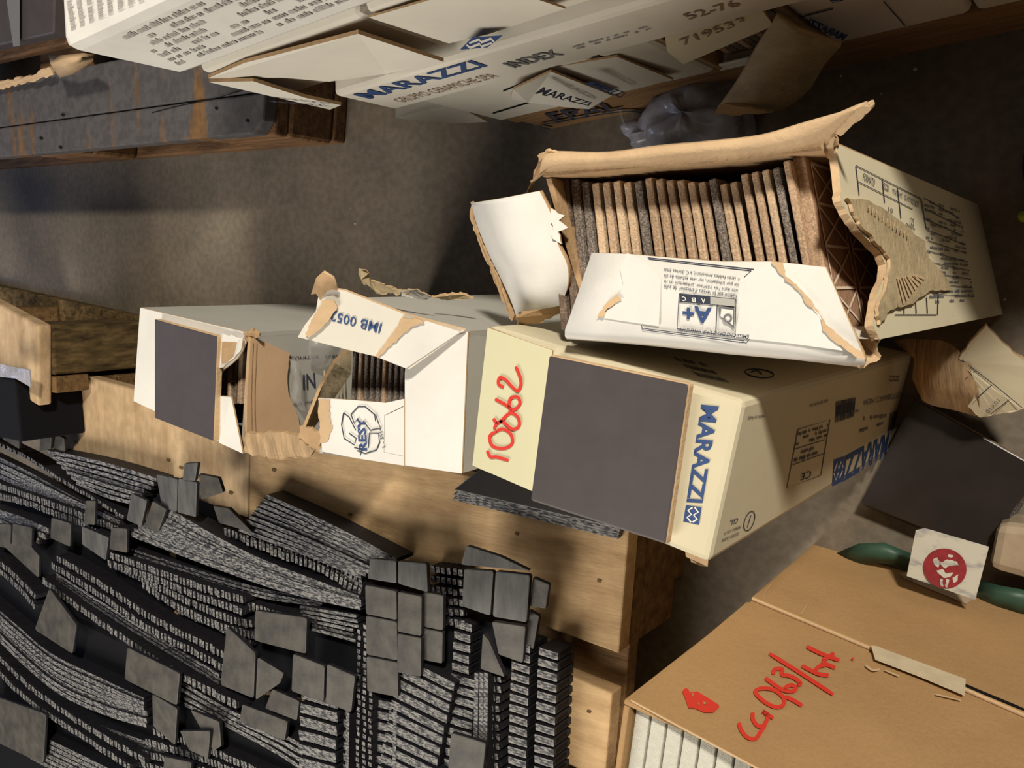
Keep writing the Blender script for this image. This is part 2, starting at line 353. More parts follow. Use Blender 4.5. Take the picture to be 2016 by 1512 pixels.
# long printed panel that runs below the middle row
LB = ucarton('long white tray carton under the middle row, blue lettering cut by its fold', -.617, -.05, .2555, .335, dp=.30, out=.012, bev=.005)
def UF(x, z): return U(x, z, .0127)
text('MARAZZI', [UF(-.600, .305), UF(-.462, .305), UF(-.462, .328), UF(-.600, .328)], None, M['blue'], LB, .02)
lp = Plane(UF(-.6, .3), UF(0, .3), UF(-.3, .33))
logo([(905, 97), (960, 92), (990, 68), (930, 72)], lp, LB)
text('GRUPPO CERAMICHE SPA', [UF(-.590, .272), UF(-.475, .272), UF(-.475, .288), UF(-.590, .288)], None, M['brown_ink'], LB)
text('INDEX', [UF(-.45, .283), UF(-.40, .283), UF(-.40, .302), UF(-.45, .302)], None, M['grey_ink'], LB, .03)
text('52-76', [UF(-.29, .285), UF(-.25, .285), UF(-.25, .300), UF(-.29, .300)], None, M['brown_ink'], LB, .01)
small_print([UF(-.385, .286), UF(-.32, .286), UF(-.32, .298), UF(-.385, .298)], None, 2, M['grey_ink'], LB)
# lower row
L1 = ucarton('white carton in the bottom row left, gaping flap over the floor', -.612, -.412, .090, .2525)
panel('flap', PZ([(780, 196, .235), (778, 232, .20), (830, 239, .17), (905, 243, .14), (960, 240, .115), (890, 204, .17), (860, 196, .20)]), .003, [M['bright_card'], M['kraft']], L1)
panel('flap', PZ([(1010, 176, .225), (1085, 141, .232), (1205, 188, .145), (1160, 215, .125), (1110, 211, .12), (1040, 202, .15), (1005, 195, .17)]), .002, CW, L1)
text('MARAZZI', PZ([(1060, 173, .2245), (1165, 198, .146), (1172, 191, .1485), (1078, 160, .226)]), None, M['ink'], L1, .03)
for c in L1.children:
    if c.name.startswith('lettering'): c.location = (0, -.006, .006)
strokes('seam', [[(970, 222), (1060, 195)], [(990, 178), (1083, 140), (1080, 105)]], 2.5, UP, M['black_void'], L1, .0008, smooth=False)
L2 = ucarton('narrow white carton in the bottom row, flap folded down with blue lettering', -.408, -.352, .090, .2525)
panel('flap', PZ([(1095, 132, .222), (1215, 112, .216), (1325, 157, .125), (1245, 177, .125), (1205, 182, .13)]), .002, CW, L2)
text('MARAZZI', PZ([(1155, 152, .2), (1230, 180, .14), (1240, 170, .143), (1180, 147, .2)]), None, M['blue'], L2, .02)
for c in L2.children:
    if c.name.startswith('lettering'): c.location = (0, -.007, .007)
L4 = ucarton('white carton at the right of the bottom row with blue lettering and a crossed flap', -.243, -.135, .090, .24)
text('MARAZZI', [(1658, 78), (1585, 44), (1596, 34), (1670, 66)], UP, M['blue'], L4, .03, .0012)
logo([(1640, 5), (1625, -8), (1650, -10), (1660, 0)], UP, L4)
strokes('seam', [[(1572, 32), (1640, 14)], [(1740, 0), (1782, 48)]], 2.5, UP, M['ink'], L4, .0012, smooth=False)
ucarton('last white carton of the bottom row, beside the dark floor corner', -.132, .15, .090, .24)
# open carton with tiles seen from the side
L3 = thing('carton', U(-.3, .09, -.2), 'open white carton in the bottom row, front torn out so its tiles show', 'carton')
slab('base', -.349, -.246, 0, .4, .090, .093, M['white_card'], L3); slab('lid', -.349, -.246, .004, .4, .2495, .2525, M['white_card'], L3)
slab('side_wall', -.349, -.345, .0, .4, .0935, .249, M['kraft'], L3); slab('side_wall', -.2495, -.246, .0, .4, .0935, .249, M['kraft'], L3)
slab('front_wall', -.344, -.25, 0, .003, .0935, .108, M['bright_card'], L3)
panel('front_flap', [U(-.335, .2, .018), U(-.250, .222, .012), U(-.250, .250, .006), U(-.33, .245, .006), U(-.338, .225, .012)], .003, [M['cream_card'], M['kraft']], L3)
text('719533', [U(-.322, .227, .0115), U(-.265, .235, .0085), U(-.265, .246, .0075), U(-.322, .238, .0095)], None, M['brown_ink'], L3, .01)
G = 'tiles in the open carton of the stack'; ORD_ = 'first second third fourth fifth sixth seventh eighth ninth tenth eleventh twelfth thirteenth'.split()
for i in range(13):
    x = -.340 + i * .0068
    a, b = U(x, 0, -.012), U(x + .0060, 0, -.012); c, dd = U(x + .0060, 0, -.10), U(x, 0, -.10)
    o = prism('tile', [a, b, c, dd], .0938, .2, M['edge_brown' if i % 3 else 'edge_tan'], None, .0008)
    tag(o, ORD_[i] + ' tile from the left in the open carton of the white stack', 'tile', G)
FH = thing('cardboard_flap', P(1540, 140, .12), 'torn olive cardboard flap hanging from the white stack over the floor', 'cardboard')
def curved(px_rows, n=5):
    return [[P(*q_) for q_ in smoothline(r, n)] for r in px_rows]
loft('sheet', curved([[(1530, 30, .235), (1490, 95, .20), (1450, 165, .165), (1412, 218, .14)], [(1570, 60, .21), (1545, 110, .18), (1510, 165, .155), (1475, 215, .13)], [(1655, 92, .185), (1622, 130, .16), (1590, 180, .135), (1535, 222, .115)]]), .004, [M['kraft_dull'], M['kraft']], FH)
panel('torn_tip', PZ(jag([(1408, 222, .145), (1425, 205, .147), (1480, 212, .14), (1520, 222, .13), (1440, 228, .14)], 2, 8)), .004, [M['kraft'], M['kraft']], FH)

# ---------------------------------------------------------------- row of cartons standing on the floor
def foot(pts, z): return [Vector((p.x, p.y, z)) for p in pts]
G_T = None
# main carton
zt = .426
c4 = PZ([(960, 640), (1465, 790), (1395, 1110), (925, 920)], zt)
MC = thing('carton', foot([sum(c4, Vector()) / 4], 0)[0], 'cream carton marked 10862 in red, with a black tile on its lid', 'carton')
prism('body', c4, 0, zt, M['cream_card'], MC, .004)
TP = hplane(zt)
XP = Plane(c4[1], c4[2], foot([c4[1]], 0)[0]); YP = Plane(c4[0], c4[1], foot([c4[0]], 0)[0])
panel('end_flap', PZ([(960, 645), (1088, 690), (1050, 968), (930, 916)], zt + .0012), .0012, [M['green_card'], M['kraft']], MC)
text('MARAZZI', [(1381, 796), (1352, 988), (1384, 990), (1416, 800)], TP, M['blue'], MC, .03)
logo([(1382, 998), (1377, 1033), (1346, 1026), (1351, 994)], TP, MC)
def z5(pts, ox=560, oy=500, s=2.88): return [(ox + x / s, oy + y / s) for x, y in pts]
red = [z5(l) for l in [[(1160, 1112), (1180, 1148), (1215, 1148), (1282, 1168)],
    [(1215, 1005), (1175, 1030), (1190, 1085), (1250, 1100), (1300, 1075), (1295, 1020), (1250, 990), (1210, 1005)],
    [(1195, 930), (1225, 955), (1290, 900), (1335, 925), (1340, 975), (1300, 990), (1250, 950), (1215, 960), (1200, 990)],
    [(1205, 820), (1260, 850), (1310, 880), (1345, 850), (1335, 810), (1295, 815), (1285, 850), (1295, 900)],
    [(1255, 755), (1225, 735), (1232, 700), (1265, 712), (1300, 750), (1335, 775), (1352, 735), (1345, 690), (1322, 636)]]]
strokes('handwriting', red, 6.5, TP, M['red_marker'], MC, .0022)
rules([[(1088, 690), (1050, 968)]], 1.4, TP, M['kraft'], MC)
rules([[(965, 645), (1090, 692)]], 1.6, TP, M['kraft'], MC)
text('MARAZZI', [(1751, 850), (1663, 897), (1656, 950), (1743, 898)], XP, M['blue'], MC, .03)
logo([(1661, 898), (1641, 905), (1637, 958), (1656, 948)], XP, MC)
text('made in Italy', [(1506, 813), (1471, 818), (1470, 826), (1505, 822)], XP, M['ink'], MC)
text('COTTOBIANCO NESH', [(1777, 770), (1700, 788), (1700, 798), (1775, 782)], XP, M['grey_ink'], MC)
text('REI ENX41N', [(1629, 785), (1594, 796), (1594, 801), (1629, 791)], XP, M['ink'], MC)
q = [(1645, 790), (1683, 782), (1680, 820), (1643, 832)]
small_print(q, XP, 1, M['ink'], MC, 1, word=.35, name='barcode')
def qb(q, u, t): return tuple(q[0][i] * (1 - u) * (1 - t) + q[1][i] * u * (1 - t) + q[2][i] * u * t + q[3][i] * (1 - u) * t for i in (0, 1))
def barcode(q, plane, parent, n=16):
    v, f = [], []; u = 0
    while u < .97:
        ww = random.uniform(.02, .05); b = len(v)
        v += [plane.at(*qb(q, u, 0), .0006), plane.at(*qb(q, u + ww, 0), .0006), plane.at(*qb(q, u + ww, 1), .0006), plane.at(*qb(q, u, 1), .0006)]
        f.append((b, b + 1, b + 2, b + 3)); u += ww + random.uniform(.01, .035)
    return obj('barcode', v, f, M['ink'], parent)
barcode(q, XP, MC); barcode([(1752, 812), (1778, 806), (1765, 840), (1746, 850)], XP, MC)
for q_, r_ in [([(1700, 818), (1745, 812), (1742, 824), (1698, 830)], 1), ([(1673, 848), (1740, 828), (1738, 838), (1671, 860)], 1), ([(1683, 805), (1695, 803), (1694, 812), (1682, 815)], 1), ([(1750, 738), (1770, 738), (1768, 752), (1749, 753)], 2)]:
    small_print(q_, XP, r_, M['grey_ink'], MC, .8, word=.2)
rules([[(1570, 845), (1633, 826), (1615, 935), (1548, 961), (1570, 845)], [(1563, 884), (1624, 865)], [(1559, 915), (1620, 893)]], 1.4, XP, M['ink'], MC)
small_print([(1568, 850), (1630, 832), (1626, 862), (1565, 880)], XP, 3, M['ink'], MC, .7, word=.2)
small_print([(1565, 888), (1622, 870), (1618, 893), (1561, 912)], XP, 2, M['ink'], MC, .7, word=.2)
text('CE', [(1597, 925), (1577, 932), (1574, 946), (1595, 940)], XP, M['ink'], MC)
text('GL', [(1453, 1018), (1436, 1024), (1434, 1034), (1451, 1028)], XP, M['ink'], MC)
text('PRIMERA SCELTA', [(1458, 1033), (1424, 1048), (1423, 1053), (1457, 1039)], XP, M['ink'], MC)
text('SEGUNDA CALIDAD', [(1454, 1046), (1420, 1061), (1419, 1067), (1452, 1053)], XP, M['ink'], MC)
def ell(cx_, cy_, a, b, rot=0, n=18): return [(cx_ + a * math.cos(t) * math.cos(rot) - b * math.sin(t) * math.sin(rot), cy_ + a * math.cos(t) * math.sin(rot) + b * math.sin(t) * math.cos(rot)) for t in [2 * math.pi * i / n for i in range(n + 1)]]
strokes('printed_ring', [ell(1474, 1025, 20, 9, 1.9), [(1470, 1037), (1477, 1014)]], 1.6, XP, M['ink'], MC)
strokes('printed_ring', [ell(1495, 736, 28, 8, .12), [(1478, 734), (1490, 730), (1500, 738)]], 2, YP, M['ink'], MC)
small_print([(1380, 745), (1440, 758), (1380, 712), (1320, 700)], YP, 3, M['ink'], MC, .8, word=.15)
panel('torn_corner', PZ(jag([(1345, 1082, .418), (1398, 1092, .418), (1393, 1116, .40), (1375, 1112, .405), (1350, 1096, .41)], 3, 7)), .003, [M['kraft_light'], M['kraft']], MC)
# tile on top of it
def flat_tile(px4, z, th, label, face='glaze', edge='kraft_light', group=None, bev=.0012):
    p = ccw(PZ(px4, z)); v, f = prism_vf([q - Vector((0, 0, th)) for q in p], p)
    o = obj('tile', v, f, [M[face], M[edge]], None, [1, 0, 1, 1, 1, 1], bevel=bev)
    return tag(o, label, 'tile', group)
flat_tile([(1080, 699), (1357, 756), (1311, 1073), (1043, 986)], zt + .0105, .008, 'large charcoal tile lying on the carton marked 10862', bev=.0018)

# carton 1 (left)
zb = .42
b4 = PZ([(275, 605), (490, 655), (475, 893), (262, 790)], zb)
B1 = thing('carton', foot([sum(b4, Vector()) / 4], 0)[0], 'leftmost white carton of the row, torn right side, charcoal tile on its lid', 'carton')
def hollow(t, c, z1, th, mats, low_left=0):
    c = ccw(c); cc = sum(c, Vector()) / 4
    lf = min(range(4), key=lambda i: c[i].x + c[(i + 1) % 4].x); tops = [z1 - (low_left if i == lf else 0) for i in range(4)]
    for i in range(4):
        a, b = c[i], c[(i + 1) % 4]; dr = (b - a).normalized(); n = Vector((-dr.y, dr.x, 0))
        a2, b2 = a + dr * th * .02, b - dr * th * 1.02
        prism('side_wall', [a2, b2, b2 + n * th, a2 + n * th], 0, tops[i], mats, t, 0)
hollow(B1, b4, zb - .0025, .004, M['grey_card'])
panel('lid', PZ([(275, 605), (490, 655), (478, 690), (468, 705), (456, 716), (440, 728), (432, 742), (432, 779), (455, 780), (478, 893), (262, 790)], zb), .0022, [M['bright_card'], M['kraft']], B1, bevel=.001)
panel('torn_liner', PZ(jag([(432, 655, zb + .003), (478, 665, zb + .004), (474, 690, zb + .008), (462, 704, zb + .01), (440, 723, zb + .012), (431, 724, zb + .004)], 2, 6)), .001, [M['bright_card'], M['kraft']], B1)
panel('small_flap', PZ([(432, 780, zb + .002), (455, 782, zb + .006), (478, 893, zb + .003), (432, 872, zb + .001)]), .0015, [M['bright_card'], M['kraft']], B1)
b4c = ccw(b4); WP = Plane(P(490, 655, zb), P(475, 893, zb), P(490, 655, zb) - Vector((0, 0, .2)))
ts = [(488, 662), (516, 672), (566, 693), (561, 730), (562, 770), (580, 815), (588, 845), (606, 868), (560, 874), (520, 880), (480, 888), (481, 780)]
panel('torn_side', [WP.at(x, y, .004) for x, y in jag(ts, 1.5, 9, skip=(0, 11, 10))], .0035, [M['kraft_side'], M['kraft']], B1)
for x in (492, 499):
    strokes('crease', [[(x, 672), (x - 4, 780), (x - 1, 880)]], 1.6, WP, M['kraft'], B1, .0048)
text('IN', [(595, 767), (620, 763), (618, 733), (595, 737)], WP, M['ink'], B1, .01, .0012)
text('COULEUR - FARBE', [(568, 707), (672, 703), (672, 697), (569, 701)], WP, M['ink'], B1, .0, .0012)
text('COLOR - FOND', [(572, 800), (616, 792), (616, 787), (573, 794)], WP, M['ink'], B1, .0, .0012)
panel('torn_edge', PZ(jag([(484, 852, .424), (560, 850, .412), (604, 862, .406), (622, 884, .402), (608, 900, .402), (540, 903, .412), (482, 892, .422)], 3, 7)), .004, [M['kraft_ribbed'], M['kraft']], B1)
panel('torn_edge', PZ(jag([(478, 658, .424), (498, 650, .424), (512, 662, .418), (500, 672, .415), (486, 672, .42)], 2.5, 5)), .003, [M['kraft'], M['kraft']], B1)
panel('packing', foot([b4[0] * .94 + b4[2] * .06, b4[1] * .94 + b4[3] * .06, b4[2] * .94 + b4[0] * .06, b4[3] * .94 + b4[1] * .06], .30), .29, [M['kraft'], M['kraft']], B1)
flat_tile([(304, 628), (428, 662), (420, 869), (304, 823)], zb + .0075, .007, 'charcoal tile lying on the lid of the leftmost carton', bev=.001)
def standing(label, a, b, th, hgt, mats, group, tilt=0., sidemat='glaze'):
    """one tile standing on edge; a,b = ends of its top edge"""
    dr = (b - a).normalized(); n = Vector((-dr.y, dr.x, 0)).normalized()
    if n.x < 0: n = -n
    dn = Vector((0, 0, -hgt)); hw = n * th / 2
    base = [a - hw + dn, b - hw + dn, b + hw + dn, a + hw + dn]; top = [a - hw, b - hw, b + hw, a + hw]
    v, f = prism_vf(base, top); mi = [0, 0, 1, 0, 0, 0]
    o = obj('tile', v, f, [M[mats], M[sidemat]], None, mi, bevel=.0009)
    return tag(o, label, 'tile', group)
G = 'tiles showing through the tear of the leftmost carton'
for i in range(4):
    x = 441 + i * 11
    a, b = P(x, 690 + i, .405), P(x - 4, 795, .405)
    standing(ORDT[i] + ' brown-edged tile from the left, seen through the tear in the leftmost carton', a, b, .0062, .103, ['edge_brown', 'edge_tan'][i % 2], G)

# carton 2 (middle)
m4 = PZ([(648, 585), (920, 652), (908, 932), (625, 893)], zb)
B2 = thing('carton', foot([sum(m4, Vector()) / 4], 0)[0], 'middle white carton with torn raised flap and recycling mark, tiles showing inside', 'carton')
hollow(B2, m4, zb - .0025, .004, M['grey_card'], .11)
KP = hplane(zb)
panel('lid', PZ([(921, 652), (909, 933), (796, 917), (796, 735), (800, 690)], zb), .0022, [M['bright_card'], M['kraft']], B2, bevel=.0008)
panel('lid_flap', PZ([(796, 917), (700, 902), (634, 889), (627, 783), (700, 788), (760, 793), (796, 785)], zb + .0005), .0025, [M['bright_card'], M['kraft']], B2)
poly_print('torn_patch', jag([(628, 784), (652, 787), (650, 810), (657, 840), (648, 868), (632, 872)], 2, 6), KP, M['kraft_light'], B2, .0012)
text('RESY', [(726, 886), (722, 822), (705, 822), (709, 886)], KP, M['blue'], B2, .03, .0015)
text('1 - 3514', [(762, 878), (754, 840), (747, 842), (755, 881)], KP, M['ink'], B2, 0, .0015)
rc = [[(679, 812), (675, 835), (680, 862), (700, 875), (704, 862), (690, 852)], [(679, 812), (690, 820), (703, 846)], [(694, 815), (708, 800), (722, 800), (740, 815), (742, 828)], [(694, 815), (700, 832), (708, 823)], [(718, 828), (732, 846), (752, 842), (748, 832), (742, 815)], [(706, 886), (722, 892), (744, 885), (750, 870), (748, 852), (730, 852), (728, 880)], [(700, 880), (716, 884), (712, 895)]]
strokes('recycling_mark', rc, 2.2, KP, M['ink'], B2, .0015, smooth=False)
rules([[(758, 818), (795, 800)], [(758, 818), (757, 890), (796, 898)]], 1.3, KP, M['grey_card'], B2)
fz = [(915, 650, .424), (806, 727, .437), (745, 703, .447), (690, 690, .452), (604, 668, .462), (586, 664, .464), (600, 640, .466), (622, 612, .467), (628, 575, .467), (640, 566, .466), (678, 572, .462), (800, 620, .445)]
FP = Plane(P(915, 650, .424), P(604, 668, .462), P(640, 566, .466))
panel('raised_flap', [FP.at(p_[0], p_[1]) for p_ in fz], .003, [M['white_card'], M['kraft_light']], B2)
FP = Plane(P(915, 650, .424), P(604, 668, .462), P(640, 566, .466))
panel('flap_fold', [FP.at(x, y, .0012) for x, y in [(826, 626), (744, 702), (800, 724), (908, 652)]], .001, [M['bright_card'], M['kraft_light']], B2)
panel('tear', [FP.at(x, y, .003) for x, y in jag([(795, 622), (828, 626), (838, 634), (815, 640), (768, 680), (748, 702), (742, 698), (775, 655)], 2, 6)], .001, [M['kraft_light'], M['kraft']], B2)
text('IMB 0052', [(753, 636), (652, 611), (650, 630), (748, 656)], FP, M['blue'], B2, .01, .0008)
panel('tear', [FP.at(x, y, .003) for x, y in jag([(637, 590), (660, 588), (668, 602), (640, 640), (612, 662), (604, 655)], 2, 6)], .001, [M['kraft_light'], M['kraft']], B2)
loft('curled_corner', [[P(x, y, z) for x, y, z in r] for r in [[(612, 580, .468), (622, 548, .475), (636, 536, .48), (655, 548, .476)], [(622, 578, .467), (634, 560, .472), (645, 552, .474), (662, 566, .470)], [(630, 590, .466), (640, 575, .468), (652, 570, .468), (664, 572, .466)]]], .002, [M['kraft'], M['kraft_light']], B2)
panel('torn_shred', PZ(jag([(706, 530, .44), (720, 532, .44), (730, 552, .43), (790, 570, .42), (788, 580, .42), (740, 578, .425), (712, 555, .44)], 3, 6)), .002, [M['kraft_dull'], M['kraft']], B2)
panel('torn_shred', PZ(jag([(850, 585, .40), (905, 578, .39), (932, 588, .385), (880, 592, .39)], 2, 5)), .002, [M['kraft_dull'], M['kraft']], B2)
panel('torn_shred', PZ(jag([(788, 572, .42), (820, 570, .42), (850, 585, .41), (840, 590, .41), (790, 584, .42)], 2, 5)), .001, [M['grey_card'], M['kraft']], B2)
panel('inner_flap', PZ([(692, 684, .416), (660, 715, .414), (634, 760, .412), (600, 845, .41), (612, 852, .39), (650, 790, .38), (692, 735, .39)]), .003, [M['kraft_dull'], M['kraft']], B2)
panel('torn_corner', PZ(jag([(590, 838, .41), (606, 842, .41), (632, 852, .41), (632, 892, .41), (610, 880, .405), (588, 862, .41)], 4, 6)), .003, [M['kraft'], M['kraft']], B2)
panel('packing', foot([m4[0] * .94 + m4[2] * .06, m4[1] * .94 + m4[3] * .06, m4[2] * .94 + m4[0] * .06, m4[3] * .94 + m4[1] * .06], .30), .29, [M['kraft'], M['kraft']], B2)
strokes('corrugation', [[(x, 735 + random.uniform(-6, 6)), (x + 2, 790)] for x in range(640, 688, 7)], 3, hplane(.372), M['kraft_dull'], B2, .001, smooth=False)
G = 'tiles inside the middle carton'
for i in range(9):
    x = 696 + i * 11.9
    a, b = P(x + 2, 676, .404), P(x - 6, 868, .404)
    standing(ORDT[i] + ' thin tile from the left inside the middle carton', a, b, .0036, .104, ['edge_grey', 'edge_tan', 'edge_grey', 'edge_grey'][i % 4], G)
# plastic film between cartons 1 and 2
FM = thing('plastic_film', P(620, 740, .3), 'crumpled grey printed plastic film wedged between the left and middle cartons', 'film')
def wz(x, y, o=.006): return WP.at(x, y, o)
loft('sheet', [[wz(x, y, o) for x, y, o in r] for r in [[(600, 668, .006), (625, 655, .012), (660, 640, .010)], [(596, 690, .008), (620, 695, .014), (645, 682, .008)], [(600, 715, .006), (620, 722, .008), (640, 715, .008)]]], .0005, [M['film']], FM)
loft('crumpled_edge', [[wz(x, y, o) for x, y, o in r] for r in [[(558, 702, .008), (566, 740, .010), (561, 778, .008), (578, 802, .010)], [(565, 708, .016), (575, 740, .014), (571, 776, .016), (584, 803, .014)], [(572, 706, .008), (581, 742, .008), (581, 775, .009), (590, 800, .008)]]], .0006, [M['film']], FM)

# ---------------------------------------------------------------- open carton with the row of tiles
za = .44
a4 = PZ([(1068, 335), (1642, 278), (1728, 668), (1112, 662)], za)     # back-left, back-right, front-right, front-left
AC = thing('carton', foot([sum(a4, Vector()) / 4], 0)[0], 'torn-open white carton full of tiles on edge, air-emission label on its flap', 'carton')
th = .004
bl, br, frr, fl_ = a4
def wall(name, a, b, inward, z1a, z1b, m):
    n = inward.normalized() * th; v = [a, b, b + n, a + n]
    bot = [Vector((q.x, q.y, 0)) for q in v]; top = [Vector((v[0].x, v[0].y, z1a)), Vector((v[1].x, v[1].y, z1b)), Vector((v[2].x, v[2].y, z1b)), Vector((v[3].x, v[3].y, z1a))]
    vv, ff = prism_vf(bot, top); return obj(name, vv, ff, M[m], AC)
iy = Vector((0, -1, 0)); ix = Vector((1, 0, 0))
wall('side_wall', bl, br, iy, za, za, 'kraft'); wall('side_wall', fl_ + ix * .001, frr - ix * .001, -iy, za - .003, za - .003, 'white_card')
wall('side_wall', bl + iy * .005, fl_ - iy * .005, ix, za - .004, za - .03, 'kraft')
# right wall with its torn notch
AP = Plane(br, frr, foot([br], 0)[0])
notch = [(1645, 282), (1652, 340), (1656, 395), (1668, 420), (1690, 452), (1712, 475), (1734, 498), (1743, 520), (1741, 548), (1728, 575), (1722, 610), (1718, 640), (1732, 668)]
top = [AP.at(*p_) for p_ in jag(notch, 1.5, 8, skip=(0, 12, 11))][:]
lowF = foot([frr], 0)[0]; lowB = foot([br], 0)[0]
panel('torn_side_wall', top + [lowF, lowB], th, [M['cream_card'], M['kraft_light']], AC)
AO = .0006
patch = jag([(1660, 392), (1700, 396), (1742, 420), (1780, 448), (1815, 478), (1822, 510), (1850, 540), (1868, 570), (1822, 575), (1790, 600), (1745, 612), (1725, 640), (1720, 610), (1738, 560), (1745, 520), (1735, 498), (1690, 450)], 2.5, 7)
panel('torn_ply', [AP.at(p_[0], p_[1], .0022) for p_ in patch], .0018, [M['kraft_dull'], M['kraft_light']], AC)
strokes('corrugation', [[(1755 + i * 5, 548 + i * -1 + (i % 2) * 2), (1768 + i * 6, 600 - i * 7)] for i in range(8)], 2.2, AP, M['kraft_light'], AC, .0032, smooth=False)
strokes('corrugation', [[(1700 + i * 7, 408 + i * 5), (1698 + i * 7, 418 + i * 5)] for i in range(12)], 2, AP, M['kraft_light'], AC, .0032, smooth=False)
panel('torn_corner', PZ(jag([(1622, 268, .45), (1640, 262, .452), (1652, 275, .445), (1650, 300, .43), (1640, 320, .425), (1625, 305, .44), (1616, 290, .445)], 3, 6)), .003, [M['kraft_light'], M['kraft']], AC)
panel('torn_corner', PZ(jag([(1640, 320, .43), (1650, 320, .43), (1658, 392, .415), (1655, 402, .41), (1644, 385, .42)], 2.5, 6)), .003, [M['kraft_light'], M['kraft']], AC)
panel('torn_corner', PZ(jag([(1668, 652, .43), (1700, 660, .435), (1722, 640, .43), (1735, 668, .43), (1728, 690, .425), (1735, 700, .42), (1712, 715, .425), (1692, 726, .43), (1690, 700, .435)], 4, 6)), .003, [M['kraft_light'], M['kraft']], AC)
# print on the right wall
rules([[(1683, 326), (1812, 392)], [(1686, 357), (1795, 412)], [(1683, 326), (1690, 385)], [(1735, 353), (1740, 400)], [(1765, 370), (1772, 430)], [(1812, 392), (1822, 450)], [(1782, 440), (1800, 452)], [(1760, 620), (1842, 620)], [(1777, 595), (1778, 618)], [(1800, 590), (1802, 618)], [(1822, 585), (1824, 618)], [(1845, 575), (1844, 620)]], 1.5, AP, M['ink'], AC)
text('FORMATO', [(1697, 354), (1720, 368), (1722, 354), (1699, 341)], AP, M['ink'], AC)
text('PEZZI', [(1736, 370), (1748, 378), (1748, 366), (1736, 358)], AP, M['ink'], AC)
text('MQ/SQ.MT', [(1756, 382), (1775, 395), (1775, 382), (1756, 370)], AP, M['ink'], AC)
text('QL.RT/YBDS.BOX', [(1779, 394), (1806, 412), (1808, 398), (1780, 383)], AP, M['ink'], AC)
text('10', [(1748, 416), (1756, 421), (1756, 411), (1748, 406)], AP, M['ink'], AC); text('125', [(1790, 441), (1798, 446), (1798, 431), (1790, 427)], AP, M['ink'], AC)
small_print([(1829, 600), (1919, 594), (1888, 412), (1818, 390)], AP, 22, M['grey_ink'], AC, .55, word=.13)
rules([[(1818 + i * .9, 390 + i * 10.5), (1888 + i * 1.6, 430 + i * 8.6)] for i in range(0, 20, 2)], 1.3, AP, M['ink'], AC)
# rolled back flap (bare brown inside of the board)
r0 = [(1062, 345, .436), (1100, 338, .44), (1200, 332, .441), (1300, 328, .441), (1400, 320, .441), (1500, 310, .442), (1580, 296, .443), (1640, 284, .443)]
r1 = [(1064, 325, .448), (1100, 320, .45), (1200, 316, .452), (1300, 308, .453), (1400, 298, .452), (1500, 292, .452), (1580, 280, .452), (1645, 262, .452)]
r2 = [(1070, 306, .448), (1105, 302, .45), (1200, 303, .452), (1300, 292, .455), (1400, 282, .454), (1500, 270, .456), (1590, 245, .462), (1690, 215, .468)]
r3 = [(1078, 297, .442), (1110, 297, .444), (1200, 298, .446), (1300, 285, .449), (1400, 276, .448), (1500, 264, .452), (1590, 238, .460), (1702, 207, .470)]
loft('rolled_flap', curved([r0, r1, r2, r3], 4), .004, [M['kraft_light'], M['kraft_light']], AC)
panel('torn_edge', PZ(jag([(1640, 262, .452), (1690, 212, .470), (1712, 204, .472), (1714, 216, .470), (1688, 240, .464), (1655, 268, .452)], 2, 6)), .003, [M['kraft_light'], M['kraft_light']], AC)
panel('torn_edge', PZ(jag([(1058, 306, .445), (1075, 294, .447), (1092, 300, .447), (1085, 330, .445), (1062, 345, .44), (1045, 360, .43), (1036, 385, .42), (1050, 345, .435), (1060, 320, .445)], 2.5, 6)), .003, [M['kraft'], M['kraft_light']], AC)
# left flap, bent outwards
loft('side_flap', curved([[(928, 400, .418), (938, 440, .414), (962, 500, .41), (982, 540, .405), (1005, 590, .40), (1016, 622, .395)], [(990, 390, .432), (1000, 440, .428), (1015, 500, .424), (1030, 540, .418), (1040, 580, .41), (1060, 610, .40)], [(1062, 376, .438), (1088, 430, .436), (1098, 480, .436), (1116, 520, .432), (1118, 560, .425), (1104, 602, .41)]], 4), .003, [M['bright_card'], M['kraft']], AC)
panel('torn_edge', PZ(jag([(1085, 410, .437), (1098, 420, .437), (1112, 424, .436), (1100, 434, .436), (1118, 448, .436), (1098, 456, .436), (1105, 480, .436), (1088, 470, .437)], 2, 8)), .002, [M['bright_card'], M['kraft']], AC)
panel('torn_edge', PZ(jag([(926, 398, .418), (936, 440, .413), (960, 500, .409), (980, 545, .404), (1012, 622, .394), (1008, 632, .392), (970, 545, .402), (950, 500, .407), (925, 430, .412)], 3, 7)), .003, [M['kraft'], M['kraft']], AC)
panel('torn_edge', PZ(jag([(1015, 625, .40), (1060, 606, .40), (1110, 600, .40), (1105, 618, .395), (1060, 636, .39), (1018, 640, .39)], 3, 7)), .003, [M['kraft'], M['kraft']], AC)
# front flap over the tiles
ff0 = [(1165, 498, .448), (1235, 500, .449), (1300, 506, .449), (1420, 515, .449), (1520, 515, .449), (1625, 526, .448)]
ff1 = [(1137, 580, .446), (1215, 582, .447), (1295, 586, .447), (1425, 595, .447), (1545, 602, .447), (1662, 612, .446)]
ff2 = [(1112, 650, .445), (1200, 655, .445), (1290, 660, .445), (1430, 672, .445), (1560, 682, .445), (1700, 700, .444)]
ff3 = [(1112, 662, .440), (1200, 668, .440), (1290, 674, .440), (1430, 688, .440), (1560, 700, .440), (1704, 716, .438)]
ff4 = [(1116, 668, .425), (1200, 674, .425), (1290, 682, .425), (1430, 697, .425), (1560, 708, .425), (1700, 724, .423)]
loft('front_flap', [[P(*p_) for p_ in r] for r in (ff0, ff1, ff2, ff3, ff4)], .003, [M['bright_card'], M['kraft_light']], AC)
NP = Plane(P(1165, 498, .4487), P(1625, 526, .4487), P(1400, 670, .4457))
